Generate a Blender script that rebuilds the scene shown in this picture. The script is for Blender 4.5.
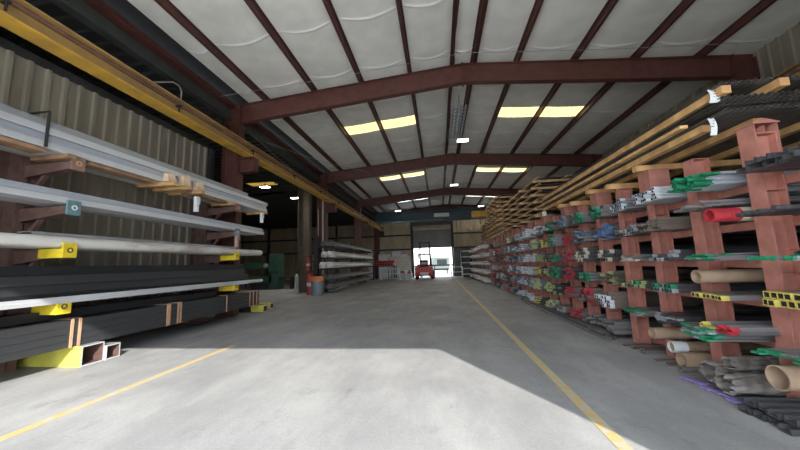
import bpy, math, random
from mathutils import Vector, Matrix
C = bpy.context.scene.collection
for o in list(bpy.data.objects): bpy.data.objects.remove(o)
scn = bpy.context.scene
R = math.radians
rnd = random.Random(7)

# ------------------------------------------------------------------ camera
FPX, YAW, PIT, ROLL = 307.5, R(6.96), R(7.25), R(1.82)
r0 = Vector((math.cos(YAW), math.sin(YAW), 0))
fw = Vector((-math.sin(YAW)*math.cos(PIT), math.cos(YAW)*math.cos(PIT), math.sin(PIT)))
u0 = r0.cross(fw)
rt = r0*math.cos(ROLL) - u0*math.sin(ROLL); up = u0*math.cos(ROLL) + r0*math.sin(ROLL)
cd = bpy.data.cameras.new('camera'); cam = bpy.data.objects.new('camera', cd); C.objects.link(cam)
cd.sensor_width = 36; cd.lens = 36*FPX/800; cd.clip_start = .05; cd.clip_end = 400
m = Matrix((rt, up, -fw)).transposed().to_4x4(); m.translation = Vector((0, 0, 1.6)); cam.matrix_world = m
scn.camera = cam
# ------------------------------------------------------------------ world, sun, exposure
w = bpy.data.worlds.new('sky'); scn.world = w; w.use_nodes = True
bg = w.node_tree.nodes['Background']; bg.inputs[0].default_value = (.84, .92, 1, 1); bg.inputs[1].default_value = 7.5
sd = bpy.data.lights.new('sun', 'SUN'); sd.energy = 10.5; sd.angle = R(.53); sd.color = (1, .96, .89)
sun = bpy.data.objects.new('sun', sd); C.objects.link(sun)
SD = Vector((-.5*math.cos(R(30)), .866*math.cos(R(30)), -math.sin(R(30))))
sun.rotation_euler = SD.to_track_quat('-Z', 'Y').to_euler(); sun.location = (6, -12, 12)
vs = scn.view_settings; vs.view_transform = 'Standard'; vs.look = 'None'; vs.gamma = 1; vs.use_curve_mapping = False
vs.exposure = -0.27

# ------------------------------------------------------------------ materials
MATS = {}
def mat(name, col, rough=.6, metal=0, var=.25, scale=6, col2=None, stretch=(1, 1, 1), bump=0, emit=None, fac=(.35, .65), spec=.5):
    if name in MATS: return MATS[name]
    m = bpy.data.materials.new(name); m.use_nodes = True; nt = m.node_tree; b = nt.nodes['Principled BSDF']
    b.inputs['Roughness'].default_value = rough; b.inputs['Metallic'].default_value = metal
    b.inputs['Specular IOR Level'].default_value = spec
    c2 = col2 or tuple(c*(1-var) for c in col)
    tc = nt.nodes.new('ShaderNodeTexCoord'); mp = nt.nodes.new('ShaderNodeMapping'); mp.inputs['Scale'].default_value = stretch
    nz = nt.nodes.new('ShaderNodeTexNoise'); nz.inputs['Scale'].default_value = scale; nz.inputs['Detail'].default_value = 5
    rp = nt.nodes.new('ShaderNodeValToRGB'); rp.color_ramp.elements[0].position = fac[0]; rp.color_ramp.elements[1].position = fac[1]
    rp.color_ramp.elements[0].color = (*col, 1); rp.color_ramp.elements[1].color = (*c2, 1)
    L = nt.links.new
    L(tc.outputs['Object'], mp.inputs[0]); L(mp.outputs[0], nz.inputs[0]); L(nz.outputs[0], rp.inputs[0]); L(rp.outputs[0], b.inputs['Base Color'])
    if bump:
        bp = nt.nodes.new('ShaderNodeBump'); bp.inputs['Strength'].default_value = bump; bp.inputs['Distance'].default_value = .02
        L(nz.outputs[0], bp.inputs['Height']); L(bp.outputs[0], b.inputs['Normal'])
    if emit:
        b.inputs['Emission Color'].default_value = (*emit[:3], 1); b.inputs['Emission Strength'].default_value = emit[3]
    MATS[name] = m; return m

M_RAFT = mat('maroon_frame', (.135, .048, .038), .55, 0, .35, 3)
M_PURL = mat('maroon_purlin', (.10, .036, .03), .5, 0, .3, 3)
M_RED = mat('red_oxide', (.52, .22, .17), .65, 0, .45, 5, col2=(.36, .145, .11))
M_INS = mat('insulation_facing', (.88, .875, .82), .6, 0, .12, 1.6, bump=.5)
M_SEAM = mat('insulation_seam', (.96, .96, .94), .4, 0, .05, 3)
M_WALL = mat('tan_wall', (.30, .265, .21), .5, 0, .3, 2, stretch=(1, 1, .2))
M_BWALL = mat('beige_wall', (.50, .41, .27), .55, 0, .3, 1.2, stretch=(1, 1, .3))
M_DARK = mat('dark_steel', (.03, .032, .034), .6, 0, .3, 3)
M_DECK = mat('dark_deck', (.035, .037, .038), .5, 0, .3, 3)
M_FASC = mat('grey_green_steel', (.075, .085, .08), .5, 0, .25, 2)
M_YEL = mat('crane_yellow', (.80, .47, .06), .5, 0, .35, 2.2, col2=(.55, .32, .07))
M_YELD = mat('brownish_yellow', (.46, .29, .10), .6, 0, .3, 2.2, col2=(.34, .21, .09))  # browner, darker yellow of the runway web and top flange
M_RAIL = mat('rail_steel', (.30, .17, .12), .55, .3, .4, 4)
M_GALV = mat('galvanised', (.70, .72, .75), .45, .35, .25, 3, stretch=(1, .15, 1))
M_GALV2 = mat('galvanised_dull', (.42, .44, .46), .5, .35, .3, 3, stretch=(1, .15, 1))
M_BLUEG = mat('bluish_galvanised', (.50, .54, .62), .42, .4, .2, 3, stretch=(1, .15, 1))
M_BLK = mat('mill_steel', (.085, .088, .095), .42, .5, .35, 3, stretch=(1, .1, 1))
M_BLK2 = mat('mill_steel_dark', (.045, .047, .052), .4, .5, .35, 3, stretch=(1, .1, 1))
M_WHT = mat('pale_pipe', (.66, .65, .61), .5, .1, .35, 4, col2=(.34, .24, .17), stretch=(1, .3, 1), fac=(.5, .72))
M_ARM = mat('rusty_arm', (.16, .09, .075), .7, 0, .4, 5)
M_TIP = mat('yellow_tip', (.80, .60, .03), .55, 0, .25, 8)
M_TUBEY = mat('pale_yellow_paint', (.75, .70, .12), .6, 0, .2, 3)
M_WOOD = mat('yellow_pine', (.70, .43, .19), .65, 0, .4, 5, col2=(.46, .25, .10), stretch=(1, 1, 1))
M_WOODP = mat('pale_split_wood', (.74, .56, .38), .7, 0, .3, 9)
M_WOODB = mat('shaded_pine', (.52, .33, .17), .7, 0, .4, 5, col2=(.30, .18, .09))  # darker pine for the middle and far stacks, their shade painted in
M_WOOD2 = mat('old_timber', (.34, .2, .11), .75, 0, .4, 5)
M_CARD = mat('cardboard', (.44, .31, .21), .8, 0, .25, 5)
M_STRAP = mat('tan_strap', (.60, .36, .22), .5, 0, .2, 5)
M_SHEET = mat('brown_grey_sheet', (.12, .108, .098), .5, .35, .35, 3)
M_BAR = mat('bare_bar', (.33, .33, .34), .42, .5, .35, 6, stretch=(.15, 1, 1))
M_BARD = mat('dark_bar', (.12, .12, .13), .45, .5, .4, 6, stretch=(.15, 1, 1))
M_BARR = mat('rusting_bar', (.25, .2, .17), .6, .4, .4, 6, stretch=(.3, 1, 1))
M_BARW = mat('bright_bar', (.62, .66, .72), .4, .3, .3, 6, stretch=(.15, 1, 1))
M_REDD = mat('shaded_red_oxide', (.11, .05, .04), .8, 0, .4, 5)  # darker red oxide for the rear rack members, shade put into the colour
PAINT = {k: mat(k+'_paint', c, .6, 0, .35, 14) for k, c in dict(green=(.02, .27, .13), yellow=(.66, .55, .12), red=(.50, .035, .05), blue=(.16, .30, .62),
         purple=(.36, .28, .62), white=(.75, .79, .84), olive=(.36, .42, .18), lime=(.55, .62, .3), dark=(.06, .06, .065), grey=(.34, .36, .38), rust=(.34, .2, .14), pale=(.6, .55, .45), slate=(.2, .26, .36)).items()}
M_BRC = mat('dark_olive_brown', (.13, .10, .07), .7, 0, .3, 3)
M_BLUE = mat('crane_blue', (.03, .06, .095), .5, 0, .3, 1)
M_SHUT = mat('shutter_grey', (.20, .20, .185), .5, .1, .2, 1)
M_HOOD = mat('shutter_drum', (.42, .36, .28), .6, 0, .2, 2)
M_WHITE = mat('white_paint', (.75, .76, .76), .55, 0, .15, 4)
M_FRED = mat('forklift_red', (.42, .045, .035), .4, 0, .25, 4)
M_RUB = mat('rubber', (.02, .02, .02), .85, 0, .2, 8)
M_MACH = mat('machine_green', (.035, .10, .075), .5, 0, .3, 3)
M_ORANGE = mat('bin_orange', (.72, .24, .07), .6, 0, .2, 5)
M_DRUM = mat('drum_grey_blue', (.24, .29, .34), .5, .1, .25, 5)
M_EXT = mat('extinguisher_red', (.55, .05, .04), .4, 0, .2, 5)
M_LAMP = mat('lamp_lens', (1, 1, 1), .5, 0, 0, 1, emit=(1, .97, .9, 22))
M_LAMPB = mat('lamp_body', (.4, .4, .4), .5, .3, .2, 4)
M_PAPER = mat('paper_tag', (.72, .76, .78), .7, 0, .12, 30)
M_WRAP = mat('white_wrap', (.66, .68, .70), .35, 0, .3, 2, bump=.4)
M_WRAPD = mat('grey_wrap', (.27, .25, .23), .45, 0, .4, 9, col2=(.12, .10, .09), bump=.6)
M_CABLE = mat('pale_cable', (.45, .45, .43), .5, 0, .1, 3)

def concrete():
    m = bpy.data.materials.new('concrete_floor'); m.use_nodes = True; nt = m.node_tree; b = nt.nodes['Principled BSDF']; N = nt.nodes.new; L = nt.links.new
    b.inputs['Roughness'].default_value = .7; b.inputs['Specular IOR Level'].default_value = .12
    tc = N('ShaderNodeTexCoord')
    def noise(s, d, st=(1, 1, 1)):
        mp = N('ShaderNodeMapping'); mp.inputs['Scale'].default_value = st
        n = N('ShaderNodeTexNoise'); n.inputs['Scale'].default_value = s; n.inputs['Detail'].default_value = d; n.inputs['Roughness'].default_value = .65
        L(tc.outputs['Object'], mp.inputs[0]); L(mp.outputs[0], n.inputs[0]); return n
    def ramp(src, p0, c0, p1, c1):
        r = N('ShaderNodeValToRGB'); e = r.color_ramp.elements; e[0].position = p0; e[1].position = p1; e[0].color = (*c0, 1); e[1].color = (*c1, 1); L(src, r.inputs[0]); return r
    a = ramp(noise(.5, 8).outputs[0], .3, (.30, .303, .31), .7, (.42, .42, .42))
    s = ramp(noise(1.4, 10, (1, .35, 1)).outputs[0], .42, (.80, .80, .81), .60, (1, 1, 1))
    f = ramp(noise(38, 6).outputs[0], .35, (.86, .86, .86), .7, (1.08, 1.07, 1.05))
    st = ramp(noise(.9, 4).outputs[0], .60, (1, 1, 1), .74, (.72, .72, .72))
    sm = ramp(noise(3.5, 7, (1, .6, 1)).outputs[0], .60, (1, 1, 1), .70, (.80, .80, .80)); sp = ramp(noise(11, 3).outputs[0], .70, (1, 1, 1), .76, (.72, .70, .68))
    cur = a.outputs[0]
    for r in (s, f, st, sm, sp):
        x = N('ShaderNodeMix'); x.data_type = 'RGBA'; x.blend_type = 'MULTIPLY'; x.inputs[0].default_value = .85
        L(cur, x.inputs[6]); L(r.outputs[0], x.inputs[7]); cur = x.outputs[2]
    L(cur, b.inputs['Base Color'])
    bp = N('ShaderNodeBump'); bp.inputs['Strength'].default_value = .25; bp.inputs['Distance'].default_value = .01; L(f.outputs[0], bp.inputs['Height']); L(bp.outputs[0], b.inputs['Normal'])
    return m
M_FLOOR = concrete()
def line_paint():
    m = mat('worn_yellow_line', (.55, .40, .16), .7, 0, 0, 9, col2=(.46, .43, .36), fac=(.44, .60)); return m
M_LINE = line_paint()
def translucent(name, col):
    m = bpy.data.materials.new(name); m.use_nodes = True; nt = m.node_tree; nt.nodes.remove(nt.nodes['Principled BSDF'])
    o = nt.nodes['Material Output']; t = nt.nodes.new('ShaderNodeBsdfTranslucent'); d = nt.nodes.new('ShaderNodeBsdfDiffuse'); mx = nt.nodes.new('ShaderNodeMixShader')
    wv = nt.nodes.new('ShaderNodeTexWave'); wv.inputs['Scale'].default_value = 4; wv.inputs['Distortion'].default_value = 2; rp = nt.nodes.new('ShaderNodeValToRGB')
    tc = nt.nodes.new('ShaderNodeTexCoord'); L = nt.links.new; L(tc.outputs['Object'], wv.inputs[0]); L(wv.outputs[0], rp.inputs[0])
    rp.color_ramp.elements[0].color = (*[c*.45 for c in col], 1); rp.color_ramp.elements[1].color = (*col, 1)
    L(rp.outputs[0], t.inputs[0]); L(rp.outputs[0], d.inputs[0]); mx.inputs[0].default_value = .3; L(t.outputs[0], mx.inputs[1]); L(d.outputs[0], mx.inputs[2]); L(mx.outputs[0], o.inputs[0]); return m
M_SKYL = translucent('fibreglass_skylight', (.50, .38, .17))

# ------------------------------------------------------------------ mesh builder
class MB:
    def __init__(s): s.v = []; s.f = []; s.m = []; s.sm = []; s.mats = []
    def mi(s, mt):
        if mt not in s.mats: s.mats.append(mt)
        return s.mats.index(mt)
    def add(s, vs, fs, mt, smooth=False):
        b = len(s.v); s.v += [tuple(v) for v in vs]; i = s.mi(mt)
        for f in fs: s.f.append(tuple(b+k for k in f)); s.m.append(i); s.sm.append(smooth)
    def box(s, x0, x1, y0, y1, z0, z1, mt, mtx=None):
        vs = [Vector((x, y, z)) for x in (x0, x1) for y in (y0, y1) for z in (z0, z1)]
        if mtx: vs = [mtx @ v for v in vs]
        s.add(vs, [(0, 1, 3, 2), (4, 6, 7, 5), (0, 4, 5, 1), (2, 3, 7, 6), (0, 2, 6, 4), (1, 5, 7, 3)], mt); return s
    def beam(s, a, b, w, h, mt, upv=(0, 0, 1)):
        a = Vector(a); b = Vector(b); d = (b-a); L = d.length; d.normalize(); sx = d.cross(Vector(upv)).normalized(); uz = sx.cross(d)
        M = Matrix((sx, d, uz)).transposed().to_4x4(); M.translation = a
        return s.box(-w/2, w/2, 0, L, -h/2, h/2, mt, M)
    def cyl(s, a, b, r, mt, n=10, r2=None, caps=True):
        a = Vector(a); b = Vector(b); d = (b-a).normalized(); t = Vector((0, 0, 1)) if abs(d.z) < .9 else Vector((1, 0, 0)); e = d.cross(t).normalized(); g = d.cross(e); r2 = r if r2 is None else r2
        c = [(math.cos(2*math.pi*i/n), math.sin(2*math.pi*i/n)) for i in range(n)]
        vs = [a+(e*x+g*y)*r for x, y in c]+[b+(e*x+g*y)*r2 for x, y in c]
        s.add(vs, [(i, (i+1) % n, n+(i+1) % n, n+i) for i in range(n)], mt, True)
        if caps: s.add(vs, [tuple(range(n))[::-1], tuple(range(n, 2*n))], mt)
        return s
    def path(s, pts, r, mt, n=6):
        for a, b in zip(pts, pts[1:]): s.cyl(a, b, r, mt, n)
        return s
    def prism(s, prof, a0, a1, ax, mt, endmt=None, hole=None, holemt=None):
        # prof: list of (p,q) closed polygon, extruded on axis ax ('x': p->y q->z, 'y': p->x q->z, 'z': p->x q->y)
        def P(p, q, a): return {'x': (a, p, q), 'y': (p, a, q), 'z': (p, q, a)}[ax]
        n = len(prof); vs = [P(p, q, a0) for p, q in prof]+[P(p, q, a1) for p, q in prof]
        s.add(vs, [(i, (i+1) % n, n+(i+1) % n, n+i) for i in range(n)], mt)
        if hole:
            h = len(hole); hv = [P(p, q, a0) for p, q in hole]+[P(p, q, a1) for p, q in hole]
            s.add(hv, [(i, n_+i, n_+(i+1) % h, (i+1) % h) for n_ in (h,) for i in range(h)], holemt or mt)
            for a in (a0, a1):
                ev = [P(p, q, a) for p, q in prof]+[P(p, q, a) for p, q in hole]
                s.add(ev, [(i, (i+1) % n, n+(i+1) % n, n+i) for i in range(n)], endmt or mt)
        else: s.add(vs, [tuple(range(n))[::-1], tuple(range(n, 2*n))], endmt or mt)
        return s
    def build(s, name, parent=None, loc=None):
        me = bpy.data.meshes.new(name); me.from_pydata(s.v, [], s.f)
        for mt in s.mats: me.materials.append(mt)
        me.polygons.foreach_set('material_index', s.m); me.polygons.foreach_set('use_smooth', s.sm); me.update()
        o = bpy.data.objects.new(name, me); C.objects.link(o)
        if parent: o.parent = parent
        if loc: o.location = loc
        return o
def tag(o, label, cat, group=None, kind=None):
    o['label'] = label; o['category'] = cat
    if group: o['group'] = group
    if kind: o['kind'] = kind
    return o
def st(o, label=None):
    o['kind'] = 'structure'
    if label: o['label'] = label
    return o
def empty(name, label, cat, loc=(0, 0, 0), group=None, rz=0):
    o = bpy.data.objects.new(name, None); C.objects.link(o); o.location = loc; o.rotation_euler = (0, 0, rz); o.empty_display_size = .2
    return tag(o, label, cat, group)
def copy_to(o, loc, parent=None, rot=None):
    c = o.copy(); C.objects.link(c); c.location = loc
    if parent: c.parent = parent
    if rot: c.rotation_euler = rot
    return c
ORD = ['first', 'second', 'third', 'fourth', 'fifth', 'sixth', 'seventh', 'eighth', 'ninth', 'tenth', 'eleventh', 'twelfth', 'thirteenth', 'fourteenth', 'fifteenth', 'sixteenth', 'seventeenth', 'eighteenth', 'nineteenth', 'twentieth', 'twenty-first', 'twenty-second']
def rect(w, h, p0=0, q0=0): return [(p0, q0), (p0+w, q0), (p0+w, q0+h), (p0, q0+h)]
def inset(w, h, t, p0=0, q0=0): return [(p0+t, q0+t), (p0+w-t, q0+t), (p0+w-t, q0+h-t), (p0+t, q0+h-t)]
def ring(r, n=12): return [(r*math.cos(2*math.pi*i/n), r*math.sin(2*math.pi*i/n)) for i in range(n)]

# ------------------------------------------------------------------ setting
XR, ZR, SL = 1.12, 8.66, .085           # ridge x, roof plane at ridge, slope
XL, XRW = -7.5, 9.95                    # eave lines of the main hall
FR = [1.3, 10.2, 19.1, 28.0, 36.9]      # frame lines
YB = 37.15; YF = -1.5
def zr(x): return ZR - SL*abs(x-XR)
b = MB(); b.box(-27, 10.3, -1.6, 37.3, -.3, 0, M_FLOOR); st(b.build('floor'))
b = MB(); b.box(-60, 60, -60, 110, -.5, -.302, mat('yard_concrete', (.62, .61, .58), .8, 0, .15, .6)); st(b.build('ground'))
b = MB(); b.box(-24, 26, -24, -1.62, -.302, -.004, mat('yard_apron', (.8, .79, .77), .8, 0, .15, .8)); b.box(-14, 24, 37.5, 60, -.302, -.004, MATS['yard_apron']); st(b.build('ground_apron'))  # front slab, out of view, made extra pale to bounce light up inside

def corr(b, along, fixed, a0, a1, z0, z1, mt, pitch=.3, depth=.035, face=1):
    """ribbed cladding: profile in plan extruded upward; along 'x' or 'y'"""
    pts = []; a = a0
    while a < a1-1e-6:
        for t, d in ((0, 0), (.62, 0), (.70, 1), (.92, 1)):
            q = a+t*pitch
            if q < a1: pts.append((q, d*depth*face))
        a += pitch
    pts.append((a1, 0))
    n = len(pts)
    front = [(p, fixed+d) for p, d in pts]; back = [(p, fixed+d-.02*face) for p, d in pts]
    poly = front+back[::-1]
    if along == 'x': P = lambda p, q, z: (p, q, z)
    else: P = lambda p, q, z: (q, p, z)
    vs = [P(p, q, z) for z in (z0, z1) for p, q in poly]; N = len(poly)
    fs = [(i, (i+1) % N, N+(i+1) % N, N+i) for i in range(N)]
    fs += [(i, i+1, N-2-i, N-1-i) for i in range(n-1)] + [(N+i, N+N-1-i, N+N-2-i, N+i+1) for i in range(n-1)]
    b.add(vs, fs, mt)
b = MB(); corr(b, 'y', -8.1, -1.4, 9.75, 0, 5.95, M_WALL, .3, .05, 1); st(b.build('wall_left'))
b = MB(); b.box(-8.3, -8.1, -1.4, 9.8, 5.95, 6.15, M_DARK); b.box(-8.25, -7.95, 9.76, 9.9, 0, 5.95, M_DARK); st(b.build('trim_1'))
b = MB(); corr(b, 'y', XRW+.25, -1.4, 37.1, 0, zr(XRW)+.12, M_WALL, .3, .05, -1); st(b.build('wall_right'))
# back wall, doorway between -3.35 and 1.6
b = MB()
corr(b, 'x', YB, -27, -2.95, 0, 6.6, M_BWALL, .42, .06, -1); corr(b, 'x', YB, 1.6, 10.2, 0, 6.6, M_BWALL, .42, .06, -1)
b.box(-27, 10.2, YB-.02, YB+.1, 6.6, 8.7, M_DECK); b.box(-2.95, 1.6, YB-.02, YB+.1, 6.1, 6.6, M_DECK)
st(b.build('wall_back'))
b = MB()
for x in (-3.1, 1.7): b.box(x-.15, x+.15, YB-.35, YB-.05, 0, 6.6, M_DARK)
for z in (4.95, 3.25):
    b.box(-27, -3.25, YB-.24, YB-.08, z, z+.18, M_DARK)
    b.box(1.85, 9.9, YB-.24, YB-.08, z, z+.18, M_DARK)
for x in (-21.5, -17.0, -12.5): b.box(x-.12, x+.12, YB-.3, YB-.08, 0, 8, M_DARK)
st(b.build('trim_2'))
b = MB(); zz = 3.5
while zz < 5.75:
    b.box(-2.95, 1.55, YB-.06, YB-.03, zz, zz+.085, M_SHUT); b.box(-2.95, 1.55, YB-.045, YB-.03, zz+.085, zz+.1, M_SHUT); zz += .1
b.box(-2.95, 1.55, YB-.08, YB-.02, 3.42, 3.5, M_DARK)
dr = st(b.build('door_1'))
MB().cyl((-2.95, YB-.35, 5.82), (1.55, YB-.35, 5.82), .27, M_HOOD, 20).build('shutter_drum', dr)
# front wall behind the camera with the large entrance
b = MB(); ZL = 5.1
b.box(-8.3, -7.0, YF-.1, YF, 0, 8, M_WALL); b.box(4.33, 10.3, YF-.1, YF, 0, 8.8, M_WALL); b.box(-7.0, 4.33, YF-.1, YF, ZL, 8.8, M_WALL); b.box(-27, -8.3, YF-.1, YF, 0, 8, M_WALL)
st(b.build('wall_front'))
b = MB(); b.box(-27.2, -27, YF, 37.2, 0, 8, M_DARK); st(b.build('wall_side_bay'))

# ceiling: draped insulation between the purlins
PX = [-7.0, -6.18, -4.28, -2.5, -.72, .76, 1.49, 2.96, 4.82, 6.68, 8.58, 10.3]
SKY = {2: [13.6, 22.5, 31.4], 3: [13.6, 22.5, 31.4], 7: [13.6, 22.5, 31.4], 8: [13.6, 22.5, 31.4]}
SEAMS = [7.4+2.15*i for i in range(-4, 14)]
b = MB()
for i in range(len(PX)-1):
    x0, x1 = PX[i], PX[i+1]; nx = 9
    holes = SKY.get(i, [])
    ys = [YF]
    y = YF
    ev = sorted(set([YF, YB] + [h for h in holes] + [h+.95 for h in holes] + [s+d for s in SEAMS for d in (-.08, -.032, 0, .032, .08) if YF < s+d < YB and not any(h-.15 < s+d < h+1.1 for h in holes)]))
    full = [ev[0]]
    for e in ev[1:]:
        k = max(1, int((e-full[-1])/.45)); y0 = full[-1]
        for q in range(1, k+1): full.append(y0+(e-y0)*q/k)
    rr = random.Random(i*13)
    off = {j: rr.uniform(-.005, .005) for j in range(len(full))}
    def sag(y):
        d = min(abs(y-(s)) for s in SEAMS)
        return .06 + .008*math.sin(y*1.7+i) + (.045 if d < .005 else 0)
    vs = []
    for j, y in enumerate(full):
        S = sag(y); near = any(abs(y-h) < 1e-6 or abs(y-h-.95) < 1e-6 for h in holes)
        for t in range(nx):
            u = t/(nx-1); x = x0+(x1-x0)*u
            bow = .16*math.sin(math.pi*u) if not near else 0      # seams bow along the hall
            vs.append((x, y+(bow if not near and YF < y < YB and j not in (0, len(full)-1) and not any(abs(y-h) < 1.3 for h in holes) else 0), zr(x)-S*math.sin(math.pi*u)*(1 if not near else .4)+off[j]*math.sin(math.pi*u)))
    f1, f2 = [], []
    for j in range(len(full)-1):
        ym = (full[j]+full[j+1])/2
        if any(h < ym < h+.95 for h in holes): continue
        isS = any(abs(ym-s) < .033 for s in SEAMS)
        for t in range(nx-1):
            a = j*nx+t; (f2 if isS else f1).append((a, a+1, a+nx+1, a+nx))
    base = len(b.v); b.v += vs
    for fs, mt in ((f1, M_INS), (f2, M_SEAM)):
        for f in fs: b.f.append(tuple(base+k for k in f)); b.m.append(b.mi(mt)); b.sm.append(True)
b.box(-7.7, -6.98, YF, YB, 7.98, 8.02, M_DARK); st(b.build('ceiling'))
k = 0
for i, hs in SKY.items():
    for h in hs:
        k += 1; x0, x1 = PX[i]+.1, PX[i+1]-.1; b = MB()
        n = 14
        for q in range(n):
            xa = x0-.1+(x1-x0+.2)*q/n; xb = x0-.1+(x1-x0+.2)*(q+1)/n; xm = (xa+xb)/2
            b.add([(xa, h-.12, zr(xa)+.012), (xm, h-.12, zr(xm)+.04), (xb, h-.12, zr(xb)+.012), (xa, h+1.07, zr(xa)+.012), (xm, h+1.07, zr(xm)+.04), (xb, h+1.07, zr(xb)+.012)], [(0, 1, 4, 3), (1, 2, 5, 4)], M_SKYL)
        st(b.build('window_%d' % k))
# side bay roof (dark ribbed deck falling away to the left)
b = MB(); y = YF
def zs(x): return 7.25 + (x+7.6)*.04
SH = [(18.0, 18.8, -13.2, -10.4), (20.4, 21.0, -13.6, -10.9)]
def strips(ya, yb):
    for h0, h1, a_, b2_ in SH:
        if ya < h1 and yb > h0: return [(-7.6, b2_), (a_, -27)]
    return [(-7.6, -27)]
while y < YB:
    for (ya, yb, dz) in ((y, y+.26, 0), (y+.26, y+.3, None), (y+.3, y+.36, -.06), (y+.36, y+.4, None)):
        za = dz if dz is not None else (0 if ya < y+.28 else -.06); zb = dz if dz is not None else (-.06 if ya < y+.28 else 0)
        for xa, xb in strips(ya, yb):
            b.add([(xa, ya, zs(xa)+za), (xb, ya, zs(xb)+za), (xb, yb, zs(xb)+zb), (xa, yb, zs(xa)+zb)], [(0, 1, 2, 3)], M_DECK)
    y += .4
b.box(-27, -13.7, YF, YB, 7.75, 7.8, M_DECK); b.box(-10.3, -7.6, YF, YB, 7.75, 7.8, M_DECK)
for a_, b2_ in ((YF, 17.8), (19.0, 20.2), (21.2, YB)): b.box(-13.7, -10.3, a_, b2_, 7.75, 7.8, M_DECK)
for i_, (h0, h1, a_, b2_) in enumerate(SH): st(MB().box(-13.8, -10.2, h0-.25, h1+.25, 7.81, 7.83, M_SKYL).build('window_%d' % (20+i_)))
st(b.build('ceiling_side_bay'))
b = MB(); b.box(-7.66, -7.56, YF, YB, 7.18, 7.62, M_FASC); b.box(-7.62, -7.38, YF, YB, 7.14, 7.18, M_FASC); st(b.build('trim_3'))
b = MB(); b.box(-7.62, -7.44, YF, YB, 7.62, 7.86, M_RAFT); b.box(-7.62, -7.3, YF, YB, 7.60, 7.63, M_RAFT); st(b.build('trim_4'))

# purlins: Z sections, one per line
for i, x in enumerate(PX[1:-1]):
    z = zr(x)-.005; d = .21; s = 1 if x < XR else -1
    prof = [(x, z), (x+.07*s, z), (x+.07*s, z-.012), (x+.012*s, z-.012), (x+.012*s, z-d), (x-.07*s, z-d), (x-.07*s, z-d+.012), (x, z-d+.012)]
    b = MB(); b.prism(prof, YF+.02, 36.7, 'y', M_PURL)
    if i in (4, 5): b.prism([(p+.05, q) for p, q in prof], YF+.02, 36.7, 'y', M_PURL)
    side = 'left' if x < XR else 'right'; n = (5-i) if x < XR else (i-4)
    tag(b.build('purlin'), 'long maroon roof purlin, %s to the %s of the ridge' % (ORD[n-1], side), 'purlin', 'roof purlins')
# frames
fname = ['nearest the entrance, behind the viewpoint', 'nearest of those in view', 'second in view down the hall', 'third in view down the hall', 'farthest, against the back wall']
def raft_top(x): return zr(x)-.22
for j, Y in enumerate(FR):
    if j == 0: continue
    r = empty('roof_rafter', 'maroon tapered steel roof rafter spanning the hall, %s' % fname[j], 'rafter', (XR, Y, 0), 'roof rafters')
    for s, nm in ((-1, 'left'), (1, 'right')):
        xe = -7.45-XR if s < 0 else 9.9-XR
        b = MB(); t0, t1 = raft_top(XR), raft_top(XR+xe); b0, b1 = t0-.66, t1-.70
        b.box(0, 0, 0, 0, 0, 0, M_RAFT)
        vs = [(0, -.012, t0), (0, -.012, b0), (xe, -.012, b1), (xe, -.012, t1)]
        vs += [(a, .012, c) for a, _, c in vs]
        b = MB(); b.add(vs, [(0, 1, 2, 3), (7, 6, 5, 4), (0, 3, 7, 4), (1, 5, 6, 2), (0, 4, 5, 1), (3, 2, 6, 7)], M_RAFT)
        b.build('web', r)
        MB().beam((0, 0, t0), (xe, 0, t1), .22, .022, M_RAFT).build('top_flange', r)
        MB().beam((0, 0, b0), (xe, 0, b1), .22, .026, M_RAFT).build('bottom_flange', r)
    b = MB(); b.box(-.02, .02, -.13, .13, raft_top(XR)-.74, raft_top(XR)+.03, M_RAFT)
    for z in (.05, .2, .45, .6):
        for y in (-.09, .09): b.cyl((-.035, y, raft_top(XR)-z), (.035, y, raft_top(XR)-z), .015, M_DARK, 6)
    b.build('ridge_plate', r)
    for side, x0, x1 in (('left', -7.75, -7.12), ('right', 9.35, 9.95)):
        c = empty('steel_column', 'maroon steel column on the %s side, %s' % (side, {1: 'closest to the viewpoint', 2: 'next after the closest', 3: 'third down the hall', 4: 'in the far corner'}[j]), 'column', ((x0+x1)/2, Y, 0), 'main columns')
        hw = (x1-x0)/2
        b = MB(); b.box(-hw, hw, -.012, .012, 0, 7.75, M_RAFT); b.build('web', c)
        b = MB(); b.box(-hw-.012, -hw+.012, -.16, .16, 0, 7.75, M_RAFT); b.build('flange', c)
        b = MB(); b.box(hw-.012, hw+.012, -.16, .16, 0, 7.6, M_RAFT); b.build('flange', c)
        s = 1 if side == 'left' else -1
        b = MB(); b.box(-hw+.02, hw-.02, -.10, -.09, 6.95, 7.72, M_RAFT); b.box(-hw+.02, hw-.02, .09, .10, 6.95, 7.72, M_RAFT); b.build('knee_plate', c)
        b = MB(); b.box(s*hw, s*(hw+.62), -.012, .012, 5.1, 5.61, M_RAFT); b.box(s*hw, s*(hw+.62), -.17, .17, 5.61, 5.65, M_RAFT); b.box(s*hw, s*(hw+.62), -.15, .15, 5.1, 5.13, M_RAFT); b.box(s*(hw+.60), s*(hw+.62), -.15, .15, 5.1, 5.61, M_RAFT)
        b.build('crane_bracket', c)
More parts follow.
